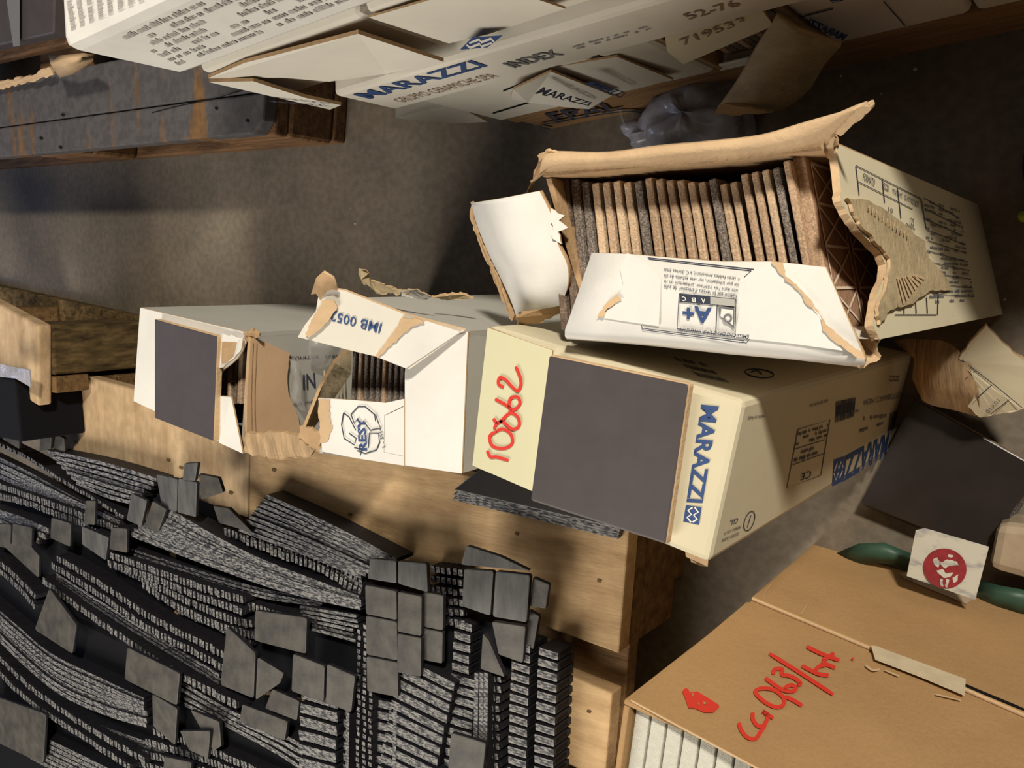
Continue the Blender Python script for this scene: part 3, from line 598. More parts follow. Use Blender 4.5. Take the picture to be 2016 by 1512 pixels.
panel('paper_remnant', [NP.at(x, y, .0008) for x, y in [(1236, 498), (1262, 512), (1303, 548), (1298, 642), (1228, 632), (1178, 624), (1212, 600), (1228, 560), (1222, 530)]], .0005, [M['bright_card'], M['bright_card']], AC)
panel('paper_remnant', [NP.at(x, y, .0008) for x, y in [(1520, 518), (1470, 548), (1458, 600), (1448, 664), (1560, 676), (1660, 690), (1625, 640), (1595, 600), (1550, 545)]], .0005, [M['bright_card'], M['bright_card']], AC)
tear = [(1520, 513), (1545, 516), (1548, 540), (1575, 566), (1600, 590), (1625, 630), (1648, 655), (1700, 692), (1706, 706), (1690, 704), (1640, 668), (1622, 650), (1618, 620), (1590, 598), (1580, 578), (1556, 556), (1535, 535)]
poly_print('torn_strip', jag(tear, 2, 7), NP, M['kraft_light'], AC, .002)
poly_print('torn_strip', jag([(1218, 578), (1228, 590), (1195, 612), (1190, 625), (1178, 624), (1192, 602)], 2, 6), NP, M['kraft_light'], AC, .002)
rules([[(1278, 510), (1480, 533), (1466, 545)], [(1276, 507), (1485, 530)], [(1264, 640), (1266, 649), (1470, 675), (1480, 662)], [(1264, 646), (1466, 671)]], 1.6, NP, M['ink'], AC)
for i, s_ in enumerate(['+ (très faibles émissions) à C (fortes émis', 'de par inhalation, sur une échelle de cla', 'ues dans l\'air intérieur, présentant un ris', 'nation sur le niveau d\'émission de subs']):
    y0 = 533 + i * 11.5; x1_ = 1458 - i * 2; y1_ = y0 + 11
    text(s_, [(x1_, y1_), (1308, y0 - 8), (1308, y0 + 1), (x1_, y1_ + 8)], NP, M['ink'], AC, 0, .0008)
poly_print('label_band', [(1340, 577), (1448, 589), (1448, 603), (1339, 594)], NP, M['ink'], AC, .0008)
poly_print('label_band', [(1400, 584), (1448, 589), (1448, 603), (1400, 598)], NP, M['grey_card'], AC, .0011)
for s_, x in (('C', 1349), ('B', 1368), ('A', 1387)):
    text(s_, [(x + 4, 583 + (x - 1340) * .1), (x - 4, 582 + (x - 1340) * .1), (x - 4, 591 + (x - 1340) * .1), (x + 4, 592 + (x - 1340) * .1)], NP, M['white_ink'], AC, .02, .0016)
rules([[(1338, 578), (1450, 589), (1448, 662), (1334, 647), (1338, 578)], [(1413, 598), (1410, 655)]], 1.8, NP, M['ink'], AC)
text('A+', [(1402, 606), (1345, 598), (1345, 631), (1400, 638)], NP, M['blue'], AC, .03, .0008)
poly_print('printed_house', [(1416, 602), (1447, 606), (1447, 648), (1418, 622)], NP, M['grey_ink'], AC, .0008)
poly_print('printed_house', [(1422, 607), (1445, 610), (1445, 640), (1420, 622)], NP, M['white_ink'], AC, .0012)
strokes('printed_house', [ell(1435, 626, 7, 7, 0, 12)], 4, NP, M['grey_ink'], AC, .0016)
text("ÉMISSIONS DANS L'AIR INTÉRIEUR*", [(1476, 659), (1337, 644), (1336, 652), (1474, 669)], NP, M['ink'], AC, .01, .0009)
rules([[(1232 + 25 * j, 545 + 22 * i), (1232 + 25 * j, 557 + 22 * i)] for j in range(3) for i in range(4)], 1, NP, M['grey_card'], AC)
panel('packing', foot([bl * .95 + frr * .05, br * .95 + fl_ * .05, frr * .95 + bl * .05, fl_ * .95 + br * .05], .30), .29, [M['kraft'], M['kraft']], AC)
# tiles
NT = 24; G = 'tiles standing on edge in the torn-open carton'
kinds = ['edge_brown', 'edge_brown', 'edge_grey', 'edge_grey', 'edge_light', 'edge_tan', 'edge_light', 'edge_light', 'edge_grey', 'edge_tan', 'edge_tan', 'edge_tan', 'edge_tan', 'edge_light', 'edge_tan', 'edge_grey', 'edge_light', 'edge_light', 'edge_tan', 'edge_tan', 'edge_light', 'edge_grey', 'edge_tan', 'edge_tan']
xs = [1088 + i * 20.9 for i in range(NT)]
xe = [1112 + i * 22.6 + (i - 8) * .1 for i in range(NT)]
names = {'edge_brown': 'dark brown', 'edge_grey': 'speckled grey', 'edge_light': 'light tan', 'edge_tan': 'tan'}
for i in range(NT):
    yb = [352, 348, 352, 358, 360, 358, 356, 358, 356, 350, 352, 354, 354, 358, 358, 352, 362, 358, 342, 338, 334, 330, 316, 312][i]
    z = .422 + (352 - yb) * .0003 + random.uniform(-.0006, .0006)
    a, b = P(xs[i], yb, z), P(xe[i], 650, z - .006)
    dr = (b - a).normalized(); b = a + dr * min((b - a).length, .0985)
    if i < 3: lab = '%s-edged tile at the left end of the torn-open carton, partly behind the bent flap' % ('darkest', 'dark', 'grey')[i]
    elif i == NT - 1: continue
    else: lab = '%s tile edge in the torn-open carton, %s from the left' % (names[kinds[i]], ORDT[i])
    gap = (P(xs[i + 1], yb, z) - P(xs[i], yb, z)).length * .70
    standing(lab, a, b, min(gap, .0066), .105, kinds[i], G if i > 2 else None, sidemat='glaze')
# the last tile shows its ribbed back
la, lb = P(1572, 308, .426), P(1636, 655, .42)
LT = thing('tile', (la + lb) / 2 - Vector((0, 0, .11)), 'last tile of the torn-open carton showing its brown back with pale lattice', 'tile')
dr = (lb - la).normalized(); n = Vector((-dr.y, dr.x, 0)).normalized(); n = n if n.x > 0 else -n
lb = la + dr * .0985
hw = n * .0032; dn = Vector((0, 0, -.11))
v, f = prism_vf([la - hw + dn, lb - hw + dn, lb + hw + dn, la + hw + dn], [la - hw, lb - hw, lb + hw, la + hw])
obj('slab', v, f, [M['edge_tan'], M['tile_back']], LT, [0, 0, 1, 1, 1, 1], bevel=.0009)
LPn = Plane(la + hw, lb + hw, la + hw + dn)
def lat(u, t): return la + hw + dr * (u * .0985) + dn * t + n * .0006
def ribbon3(name, segs, wid, m, parent):
    v, f = [], []
    for a, b in segs:
        A_, B_ = lat(*a), lat(*b); t_ = (B_ - A_).normalized(); s_ = t_.cross(n).normalized() * wid / 2; k = len(v)
        v += [A_ - s_, A_ + s_, B_ + s_, B_ - s_]; f.append((k, k + 1, k + 2, k + 3))
    return obj(name, v, f, m, parent)
segs = []
for r in range(2):
    y0 = .06 + r * .46; y1 = y0 + .40
    segs += [((.04, y0), (.04, y1)), ((.04, y0), (.97, y0)), ((.04, y1), (.97, y1))]
    for k in range(4):
        u0 = .04 + k * .235; segs += [((u0, y0), (u0 + .21, y1)), ((u0 + .21, y0), (u0, y1)), ((u0 + .22, y0), (u0 + .22, y1))]
ribbon3('lattice', segs, .0016, M['lattice'], LT)

# ---------------------------------------------------------------- small stack of black tiles on the pallet
G = 'black tiles on the pallet beside the cartons'
for i, (lab, dx) in enumerate([('lowest black glossy tile of the small stack on the pallet, under the tall cartons', 0), ('middle black glossy tile of the small stack on the pallet', 2), ('top black glossy tile of the small stack, its shiny face partly under the cartons', 5)]):
    z = DZ + .008 + i * .0082
    q = [(948 - dx, 925), (1240, 980), (1216 + dx, 1062 - i * 10), (888 + dx, 984 - i * 10)]
    flat_tile(q, z, .0075, lab, 'glaze_black' if i == 2 else 'chip_streak', 'chip_streak')

# ---------------------------------------------------------------- brown carton lower right
zc = .41
k0 = P(1240, 1382, zc); k1 = foot([P(1600, 1078, 0.0)], zc)[0]
k0 = Vector(((k0.x + k1.x) / 2 , (k0.y + k1.y) / 2, zc))
dx_ = (P(2016, 1202, 0) - P(1600, 1078, 0)).normalized(); dy_ = Vector((dx_.y, -dx_.x, 0))
dleft = (P(1197, 1512, zc) - P(1240, 1382, zc)).normalized()
BB = thing('carton', (k0.x + .2, k0.y - .15, 0), 'large brown carton with red handwriting on its side, cream tiles inside', 'carton')
W_, D_ = .44, .32
def bw(name, a, b, z0, z1, t_, inward, m):
    v = [a, b, b + inward * t_, a + inward * t_]; return prism(name, v, z0, z1, M[m], BB, .0012)
e0 = k0; e1 = k0 + dx_ * W_
bw('side_wall', e0, e1, 0, zc, .004, dy_, 'brown_box')
bw('side_wall', e0 + dy_ * .0045, e0 + dy_ * D_, 0, zc, .0045, dx_, 'brown_box')
bw('side_wall', e0 + dy_ * D_, e1 + dy_ * D_, 0, zc, .004, -dy_, 'brown_box')
bw('side_wall', e1 + dy_ * .0045 - dx_ * .0045, e1 + dy_ * (D_ - .005) - dx_ * .0045, 0, zc, .0045, dx_, 'brown_box')
BP = Plane(e0, e1, foot([e0], 0)[0])
def bp(px, py, off=0): return BP.at(px, py, off)
panel('closing_flap', [bp(1478, 1183, .004), bp(1600, 1078, .004), bp(2016, 1202, .004), bp(2200, 1256, .004), bp(2200, 1500, .004), bp(2016, 1415, .004), bp(1700, 1277, .004)], .0038, [M['brown_box'], M['kraft_light']], BB, bevel=.0015)
panel('closing_flap', [bp(1240, 1382, .002), bp(1470, 1188, .002), bp(1700, 1284, .002), bp(2016, 1424, .002), bp(2200, 1508, .002), bp(2200, 1900, .002)], .0018, [M['brown_box'], M['kraft_light']], BB, bevel=.001)
def z3(pts): return [(1316 + x / 2.88, 987 + y / 2.88) for x, y in pts]
hw_ = [[(395, 1280), (410, 1325), (445, 1365), (490, 1370), (520, 1330), (545, 1290)], [(475, 1220), (475, 1260), (505, 1300), (540, 1290), (560, 1240), (530, 1215), (590, 1255)],
       [(500, 1090), (490, 1110), (540, 1160), (600, 1190), (645, 1180), (650, 1140), (600, 1095), (540, 1083), (500, 1090)], [(655, 1130), (700, 1150), (755, 1183)],
       [(545, 1025), (600, 1065), (650, 1095), (700, 1100), (720, 1080), (690, 1065), (650, 1085)], [(590, 1005), (600, 975), (640, 975), (640, 1005), (670, 1010), (710, 1025), (745, 1055), (730, 1065)],
       [(568, 885), (750, 1000), (930, 1120)], [(752, 955), (800, 980), (850, 1005)], [(890, 950), (850, 960), (825, 990), (860, 1005), (905, 1010)], [(862, 935), (900, 950), (942, 968)],
       [(780, 845), (860, 885), (965, 925)], [(870, 925), (905, 905), (935, 882)], [(1034, 914), (1046, 920)]]
strokes('handwriting', [z3(l) for l in hw_], 8, BP, M['red_marker'], BB, .0032)
poly_print('red_blob', z3([(75, 1100), (90, 1082), (108, 1085), (118, 1105), (160, 1100), (210, 1130), (280, 1175), (285, 1190), (250, 1222), (200, 1222), (140, 1195), (110, 1195), (95, 1150)]), BP, M['red_marker'], BB, .003)
for q_ in ([(128, 1115), (140, 1115), (133, 1138)], [(192, 1160), (214, 1172), (196, 1180)], [(160, 1170), (168, 1170), (172, 1192)]): poly_print('bare_spot', z3(q_), BP, M['brown_box'], BB, .0036)
panel('paper_tape', [bp(x, y, .0062) for x, y in [(1712, 1285), (1722, 1286), (1898, 1352), (1896, 1384), (1812, 1348), (1720, 1312)]], .0006, [M['paper_tape'], M['paper_tape']], BB)
panel('clear_tape', [bp(x, y, .0058) for x, y in [(1770, 1140), (1790, 1138), (1925, 1182), (1900, 1200), (1780, 1150)]], .0004, [M['clear_tape'], M['clear_tape']], BB)
strokes('tape_scuff', [[(1702, 1320), (1716, 1330), (1730, 1328)], [(1740, 1330), (1768, 1342)], [(1840, 1378), (1890, 1390)]], 4, BP, M['kraft_light'], BB, .0044)
strokes('crease', [[(1502, 1190), (1504, 1176), (1516, 1160)], [(1574, 1222), (1588, 1198)]], 2, BP, M['kraft'], BB, .0046)
dk = strokes('seam_gap', [[(1898, 1360), (1930, 1374), (2016, 1410)]], 5, BP, M['black_void'], BB, .0048)
panel('packing', foot([e0 + dx_ * .01 + dy_ * .01, e1 - dx_ * .01 + dy_ * .01, e1 - dx_ * .01 + dy_ * (D_ - .01), e0 + dx_ * .01 + dy_ * (D_ - .01)], .19), .18, [M['kraft'], M['kraft']], BB)
G = 'cream tiles in the brown carton'; ORDT2 = ORDT + ['twenty-fourth', 'twenty-fifth', 'twenty-sixth']
for i in range(26):
    a = e0 + dx_ * (.011 + i * .0118) + dy_ * .0065; a.z = .402
    b = a + dy_ * .2
    standing(ORDT2[i] + ' cream tile on edge inside the brown carton, from its open corner', a, b, .0104, .2, 'cream_tile', G, sidemat='cream_tile')
# label with a red seal
LBp = thing('label', P(1865, 1110, .075), 'grey and white marbled label with a round red seal taped to the brown carton', 'label')
lq = [(1803, 1044, .082), (1820, 1040, .083), (1947, 1077, .085), (1920, 1181, .075), (1785, 1134, .072)]
panel('paper', PZ(lq), .0006, [M['label_paper'], M['label_paper']], LBp)
LQ = Plane(P(1803, 1044, .082), P(1947, 1077, .085), P(1920, 1181, .075))
seal = ell(1861, 1118, 43, 39, .3, 28)
poly_print('seal', seal[:-1], LQ, M['dark_red'], LBp, .001)
for blob in [[(1838, 1100), (1846, 1096), (1851, 1104), (1848, 1116), (1840, 1110)], [(1850, 1108), (1866, 1100), (1884, 1104), (1888, 1112), (1870, 1112), (1862, 1118)], [(1844, 1122), (1856, 1118), (1864, 1128), (1878, 1126), (1872, 1134), (1858, 1136)], [(1852, 1138), (1857, 1138), (1858, 1154), (1853, 1152)], [(1864, 1138), (1870, 1140), (1866, 1156), (1862, 1154)], [(1876, 1136), (1888, 1130), (1886, 1142), (1878, 1146)], [(1868, 1090), (1878, 1092), (1876, 1096), (1867, 1095)]]:
    poly_print('seal_figure', jag(blob, 1.2, 4), LQ, M['label_paper'], LBp, .0014)

# ---------------------------------------------------------------- things on the floor at the right
G = None
zz = [.012, .020, .028]
for i, lab in enumerate(['lowest of three large dark tiles lying on the floor at the right', 'middle one of three large dark tiles on the floor at the right', 'top large dark tile on the floor at the right, under the torn card']):
    z = .0085 + i * .0085; s_ = i * 3
    flat_tile([(1806 - s_, 786 - s_ + 4), (2056 - s_, 930 - s_), (1948 - s_, 1098 - s_), (1700 - s_, 996 - s_)], z, .008, lab, 'glaze_black', 'edge_brown')
TC = thing('cardboard_scrap', P(1890, 740, .03), 'bent scrap of torn carton, brown ribs at left and white printed face at right', 'cardboard')
loft('ribbed_part', curved([[(1760, 672, .07), (1812, 668, .085), (1860, 672, .09), (1888, 690, .09)], [(1800, 706, .075), (1820, 715, .09), (1865, 715, .10), (1905, 715, .10)], [(1795, 745, .06), (1820, 760, .075), (1870, 768, .085), (1925, 765, .09)], [(1815, 788, .045), (1835, 798, .055), (1880, 808, .06), (1930, 822, .065)]], 3), .004, [M['kraft_ribbed'], M['kraft']], TC)
panel('printed_part', PZ(jag([(1888, 706, .10), (1912, 672, .105), (1942, 640, .105), (1965, 665, .10), (1995, 695, .095), (2030, 712, .09), (2040, 795, .07), (1990, 812, .07), (1930, 822, .066), (1905, 800, .075), (1925, 765, .088), (1912, 735, .097)], 1.5, 9)), .004, [M['cream_card'], M['kraft']], TC)
TCP = Plane(P(1888, 706, .101), P(1942, 640, .106), P(2016, 760, .081))
rules([[(1893, 708), (1955, 755), (2012, 802)], [(1920, 730), (1900, 746)], [(1953, 757), (1923, 783)], [(1987, 786), (1950, 815)]], 1.7, TCP, M['ink'], TC)
text('10X10', [(1962, 782), (1938, 806), (1946, 811), (1969, 787)], TCP, M['ink'], TC, 0, .003)
# wrapped lump + green strap
import math as _m
def lump(name, c, rx, ry, rz, m, parent, seed, amp=.18, nu=18, nv=10):
    rnd = random.Random(seed); ph = [rnd.uniform(0, 6.3) for _ in range(8)]; v, f = [], []
    for j in range(nv + 1):
        t = math.pi * j / nv
        for i in range(nu):
            u = 2 * math.pi * i / nu
            k = 1 + amp * (math.sin(3 * u + ph[0] + 2 * t) * .5 + math.sin(5 * u - 3 * t + ph[1]) * .3 + math.sin(7 * t + 2 * u + ph[2]) * .3 + rnd.uniform(-.25, .25))
            v.append(Vector((c[0] + rx * k * math.sin(t) * math.cos(u), c[1] + ry * k * math.sin(t) * math.sin(u), max(.002, c[2] + rz * k * math.cos(t)))))
    for j in range(nv):
        for i in range(nu): f.append((j * nu + i, (j + 1) * nu + i, (j + 1) * nu + (i + 1) % nu, j * nu + (i + 1) % nu))
    return obj(name, v, f, m, parent, smooth=True)
c = P(1990, 1095, .04)
o = prism('wrapped_block', PZ([(1962, 1030), (2080, 1040), (2080, 1160), (1945, 1122)], .05), .0, .05, M['beige_film'], None, .008)
tag(o, 'beige block wrapped in shiny clear film at the right edge, by the red seal', 'package')
a = [P(x, y, .012) for x, y in [(1655, 1085), (1700, 1072), (1745, 1078), (1790, 1100), (1830, 1150)]]
loft_o = loft('green_film', [[P(x, y, z) for x, y, z in r] for r in [[(1640, 1092, .005), (1690, 1070, .02), (1740, 1068, .03), (1800, 1092, .02)], [(1660, 1100, .012), (1700, 1088, .03), (1745, 1088, .035), (1800, 1110, .025)], [(1680, 1118, .01), (1720, 1108, .02), (1760, 1112, .02), (1800, 1135, .01)]]], .001, [M['green_plastic']])
tag(loft_o, 'strip of green plastic film behind the brown carton, left of the red seal', 'film')
loft_o = loft('green_film', [[P(x, y, z) for x, y, z in r] for r in [[(1925, 1140, .015), (1965, 1152, .025), (2010, 1160, .03), (2060, 1170, .02)], [(1925, 1165, .02), (1965, 1172, .035), (2010, 1180, .035), (2060, 1190, .02)], [(1925, 1190, .01), (1965, 1200, .02), (2010, 1215, .02), (2060, 1225, .01)]]], .001, [M['green_plastic']])
tag(loft_o, 'strip of green plastic film at the right edge, below the wrapped block', 'film')
# clear film heap beneath the stack
CF = thing('plastic_wrap', P(1380, 235, 0), 'heap of crumpled clear plastic wrap on the floor under the torn flap', 'film')
c = P(1375, 232, .03); lump('heap', (c.x, c.y, .028), .062, .045, .04, M['wrap'], CF, 3, .16, 60, 30)
c = P(1300, 262, .015); lump('heap_end', (c.x, c.y, .015), .04, .022, .02, M['wrap'], CF, 5, .3, 40, 20)
strokes('loose_strand', [[(1219, 200), (1222, 225), (1233, 255), (1246, 285)]], 4, hplane(.03), M['film'], CF, .0)
# shoe at the right edge
SH = thing('dark_cloth', P(2025, 330, .0), 'dark navy fabric with a lime tip at the right edge of the floor', 'cloth')
c = P(2062, 330, .03); lump('fabric', (c.x, c.y, .028), .018, .035, .03, M['navy_cloth'], SH, 9, .1)
c = P(2015, 425, .02); lump('lime_tip', (c.x, c.y, .012), .006, .005, .008, M['lime'], SH, 10, .1, 10, 6)
# crumbs on the floor
CR = ['largest white crumb on the bare floor left of the torn-open carton', 'tiny crumb just right of the largest white one', 'pale crumb on the floor beside the low brown pallet, far right', 'small crumb left of the pale one near the low brown pallet', 'small crumb beside the tip of the hanging olive flap', 'pale crumb at the right edge, beyond the torn-open carton', 'faint crumb just above the largest white one']
for i, (x, y, s_) in enumerate([(699, 439, 6), (735, 443, 2.5), (1802, 137, 5), (1735, 185, 3), (1656, 150, 3), (1978, 590, 3), (690, 410, 2)]):
    c = P(x, y, 0); v, f = [], []
    n_ = 6; r_ = s_ * .0004
    for k in range(n_): v.append((c.x + r_ * math.cos(k * 1.05) * random.uniform(.6, 1.3), c.y + r_ * math.sin(k * 1.05) * random.uniform(.6, 1.3), .0003))
    v.append((c.x, c.y, r_ * .8)); f = [(k, (k + 1) % n_, n_) for k in range(n_)] + [tuple(reversed(range(n_)))]
    tag(obj('crumb', v, f, M['debris']), CR[i], 'debris', 'crumbs on the floor')

# ---------------------------------------------------------------- clutter on the upper left pallet
TCb = thing('cardboard_scrap', P(90, 140, DZ), 'torn brown cardboard edge lying on the dark old pallet, upper left', 'cardboard')
panel('strip', PZ(jag([(-60, 175, .16), (0, 160, .16), (60, 150, .16), (95, 132, .165), (105, 148, .16), (60, 162, .155), (0, 176, .152), (-60, 190, .15)], 2.5, 6)), .004, [M['kraft_light'], M['kraft']], TCb)
loft('curl', [[P(x, y, z) for x, y, z in r] for r in [[(95, 108, .185), (130, 108, .19), (165, 104, .185)], [(100, 128, .20), (135, 116, .205), (184, 108, .20)], [(108, 140, .185), (140, 132, .19), (184, 118, .185)], [(118, 153, .165), (145, 146, .17), (178, 126, .17)]]], .003, [M['kraft_light'], M['kraft']], TCb)
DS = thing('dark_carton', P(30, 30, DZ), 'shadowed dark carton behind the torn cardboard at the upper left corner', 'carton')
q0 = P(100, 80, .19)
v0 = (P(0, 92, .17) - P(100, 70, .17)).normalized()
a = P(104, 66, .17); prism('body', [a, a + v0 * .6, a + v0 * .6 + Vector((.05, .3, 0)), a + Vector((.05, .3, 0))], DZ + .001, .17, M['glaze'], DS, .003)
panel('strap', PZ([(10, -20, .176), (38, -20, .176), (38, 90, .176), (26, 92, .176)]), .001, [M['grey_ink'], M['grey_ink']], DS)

# ---------------------------------------------------------------- black mosaic sheets standing on the pallet
ZS = .176
ORD = 'first second third fourth fifth sixth seventh eighth ninth tenth eleventh twelfth thirteenth fourteenth fifteenth sixteenth seventeenth eighteenth nineteenth twentieth'.split()
ORD += ['twenty-' + o for o in ORD[:9]]
NUM = ' one two three four five six seven eight nine ten eleven twelve thirteen fourteen fifteen sixteen seventeen'.split(' ')
def resample(pts, step):
    out = [pts[0]]; acc = 0
    for i in range(len(pts) - 1):
        a, b = pts[i], pts[i + 1]; L = (b - a).length
        while acc + L >= step:
            t = (step - acc) / L; a = a + (b - a) * t; out.append(a); L = (b - a).length; acc = 0
        acc += L
    return out
def sheet(line, style, label, group, th=.007, z=None):
    """one mosaic sheet on its edge: a row of chips following the line, held by a mesh backing"""
    pitch, gap = {'bead': (.0085, .0030), 'streak': (.012, .0), 'big': (.012, .0035)}[style]
    pts = [Vector(p) for p in line]; s = resample(pts, pitch)
    if len(s) < 2: s = [pts[0], pts[-1]]
    v, f, mi = [], [], []
    zb_ = DZ + .0015
    for i in range(len(s) - 1):
        a, b = s[i], s[i + 1]; dr = (b - a); L = dr.length
        if L < 1e-5: continue
        dr = dr / L; n = Vector((-dr.y, dr.x, 0)).normalized()
        a2 = a + dr * gap / 2; b2 = b - dr * gap / 2; k_ = 0 if style == 'streak' else 1; hz = random.uniform(-.0012, .0012) * k_; w0 = th / 2 * (random.uniform(.82, 1.0) if k_ else 1); so = n * random.uniform(-.0006, .0006) * k_
        top = [a2 - n * w0 + so, b2 - n * w0 + so, b2 + n * w0 + so, a2 + n * w0 + so]
        for q_ in top: q_.z += hz + random.uniform(-.0004, .0004) * k_
        low = [Vector((q_.x, q_.y, max(zb_, q_.z - .026))) for q_ in top]; k = len(v)
        v += low + top; f += [(k + 4, k + 5, k + 6, k + 7)] + [(k + j, k + (j + 1) % 4, k + 4 + (j + 1) % 4, k + 4 + j) for j in range(4)] + [(k + 3, k + 2, k + 1, k)]
        mi += [0, 1, 1, 1, 1, 1]
    for i in range(len(s) - 1):        # backing and the rows of chips below
        a, b = s[i], s[i + 1]; dr = (b - a).normalized(); n = Vector((-dr.y, dr.x, 0)).normalized() * th * .38; k = len(v)
        for q_ in (a - n, b - n, b + n, a + n): v.append(Vector((q_.x, q_.y, zb_)))
        for q_ in (a - n, b - n, b + n, a + n): v.append(Vector((q_.x, q_.y, max(zb_ + .004, q_.z - .004))))
        f += [(k + 4, k + 5, k + 6, k + 7)] + [(k + j, k + (j + 1) % 4, k + 4 + (j + 1) % 4, k + 4 + j) for j in range(4)] + [(k + 3, k + 2, k + 1, k)]; mi += [1] * 6
    top_m = M['chip_streak'] if style == 'streak' else M['chip_edge']
    return tag(obj('mosaic_or_shade_sheet', v, f, [top_m, M['chip_side']], None, mi), label, 'mosaic sheet', group)
def fan(la_, lb_, n, style, where, z=ZS, th=None, zb=None, drop=0):
    """n sheets between two traced lines"""
    la_, lb_ = smoothline(la_, 5), smoothline(lb_, 5)
    def rs(l, m=24):
        out = []
        for k in range(m + 1):
            t = k / m * (len(l) - 1); i = min(int(t), len(l) - 2); u = t - i
            out.append(tuple(l[i][j] * (1 - u) + l[i + 1][j] * u for j in (0, 1)))
        return out
    A_, B_ = rs(la_), rs(lb_)
    if style == 'streak' and n > 1: n = int(n * 1.5)
    if n > 1:
        sp = (P(*A_[12], z) - P(*B_[12], z)).length / (n - 1); th = min(max(sp * (.7 if style == 'streak' else .84), .003), .012)
    elif th is None: th = .007
    for k in range(n):
        t = k / max(n - 1, 1); zz_ = z + random.uniform(-.003, .003)
        if drop and k % 2: zz_ -= drop
        ln = [P(a[0] * (1 - t) + b[0] * t, a[1] * (1 - t) + b[1] * t, zz_) for a, b in zip(A_, B_)]
        e0_ = random.uniform(0, .03)
        sheet(ln, style, (ORD[k] + (' of %s black mosaic strips' % NUM[n] if n > 1 else 'ly black mosaic sheet') if n > 1 else 'lone black mosaic sheet') + ', ' + where, 'mosaic sheets ' + where if n > 1 else None, th)
fan([(92, 889), (200, 912), (312, 946)], [(150, 950), (205, 975), (268, 992)], 5, 'streak', 'in the far fan beside the pale deck board', th=.006)
fan([(-30, 858), (0, 875), (60, 905), (120, 945), (180, 980), (245, 1020)], [(-30, 858), (0, 875), (60, 905), (120, 945), (180, 980), (245, 1020)], 1, 'bead', 'as a single beaded edge at the far left')
fan([(-30, 890), (60, 935), (150, 985), (245, 1030)], [(-30, 925), (50, 960), (130, 992), (240, 1040)], 3, 'streak', 'behind the beaded row at the far left', z=0.163, th=.009)
fan([(-30, 948), (50, 975), (120, 1000), (180, 1022), (255, 1052)], [(-30, 968), (50, 990), (110, 1012), (160, 1030), (215, 1065)], 2, 'bead', 'in the double beaded row at the far left', th=.008)
fan([(-30, 1000), (40, 1022), (100, 1048)], [(-30, 1016), (30, 1040), (80, 1068)], 2, 'streak', 'just above the folded grey chips at left', z=0.169)
fan([(525, 977), (640, 1030), (782, 1104)], [(470, 1042), (600, 1090), (722, 1140)], 6, 'streak', 'in the upper fan along the pale deck board', th=.006)
fan([(440, 1046), (590, 1098), (722, 1150)], [(530, 1085), (630, 1120), (716, 1172)], 3, 'bead', 'in the middle of the upper fan', z=0.169, th=.006)
fan([(322, 1000), (480, 1090), (640, 1155), (716, 1182)], [(255, 1050), (400, 1105), (560, 1160), (714, 1196)], 6, 'streak', 'in the long crossing fan left of the chip columns', th=.006)
fan([(258, 1082), (400, 1128), (520, 1162), (640, 1185)], [(256, 1098), (400, 1142), (520, 1176), (640, 1192)], 2, 'streak', 'under the long crossing fan', z=0.161, th=.009)
fan([(215, 1092), (300, 1122), (400, 1158), (480, 1182)], [(210, 1108), (300, 1138), (395, 1176), (480, 1205)], 2, 'bead', 'in the bright beaded row', th=.009)
fan([(225, 1112), (330, 1165), (440, 1215), (500, 1230)], [(280, 1150), (340, 1190), (420, 1228), (500, 1252)], 2, 'bead', 'below the bright beaded row', z=0.169, th=.008)
fan([(112, 1098), (200, 1152), (300, 1218), (400, 1268), (455, 1300)], [(100, 1112), (190, 1168), (290, 1236), (390, 1288), (450, 1322)], 2, 'bead', 'in the long double beaded row', th=.009)
fan([(110, 1130), (220, 1200), (330, 1268), (440, 1335)], [(110, 1142), (220, 1215), (330, 1283), (440, 1350)], 2, 'streak', 'in the dark gap of the long double row', z=0.162, th=.008)  # low filler strips, added to keep the gap between rows dark
fan([(82, 1142), (160, 1200), (250, 1262), (340, 1322), (470, 1392)], [(82, 1142), (160, 1200), (250, 1262), (340, 1322), (470, 1392)], 1, 'big', 'as a single coarse beaded edge at lower left', th=.013)
fan([(-30, 1085), (30, 1135), (72, 1178)], [(-30, 1100), (30, 1152), (72, 1200)], 2, 'bead', 'at the left edge above the tall grey chip', th=.009)
fan([(-30, 1180), (30, 1232), (100, 1290), (200, 1340), (290, 1382)], [(-30, 1230), (40, 1300), (120, 1365), (210, 1405), (290, 1428)], 5, 'streak', 'in the bright streaked bundle at lower left', th=.0065)
fan([(-30, 1245), (60, 1340), (150, 1410), (330, 1478)], [(-30, 1262), (60, 1360), (150, 1425), (330, 1495)], 2, 'streak', 'in the dark gap at lower left', z=0.159, th=.009)  # more low filler strips, added so this gap stays dark
fan([(-30, 1268), (50, 1345), (130, 1405), (210, 1455), (290, 1500)], [(-30, 1295), (50, 1375), (130, 1430), (200, 1475), (260, 1515)], 2, 'big', 'in the coarse beaded row at the bottom left', th=.011)
fan([(-30, 1380), (60, 1440), (180, 1500), (260, 1540)], [(-30, 1430), (60, 1490), (160, 1540), (220, 1570)], 4, 'streak', 'at the bottom left corner', z=0.166)
fan([(300, 1440), (420, 1480), (560, 1545)], [(260, 1500), (400, 1540), (500, 1580)], 4, 'bead', 'at the bottom beside the rounded grey chips', z=0.163)
fan([(350, 1340), (450, 1400), (560, 1450), (700, 1530)], [(350, 1380), (450, 1430), (560, 1490), (640, 1550)], 3, 'streak', 'crossing the bottom middle', z=0.162)
fan([(590, 1195), (650, 1205), (712, 1215)], [(600, 1235), (650, 1248), (700, 1262)], 4, 'streak', 'in the short bundle left of the chip columns', z=0.165)
fan([(480, 1190), (560, 1215), (620, 1232)], [(350, 1200), (420, 1230), (500, 1270)], 2, 'bead', 'under the large square chip', z=0.163)
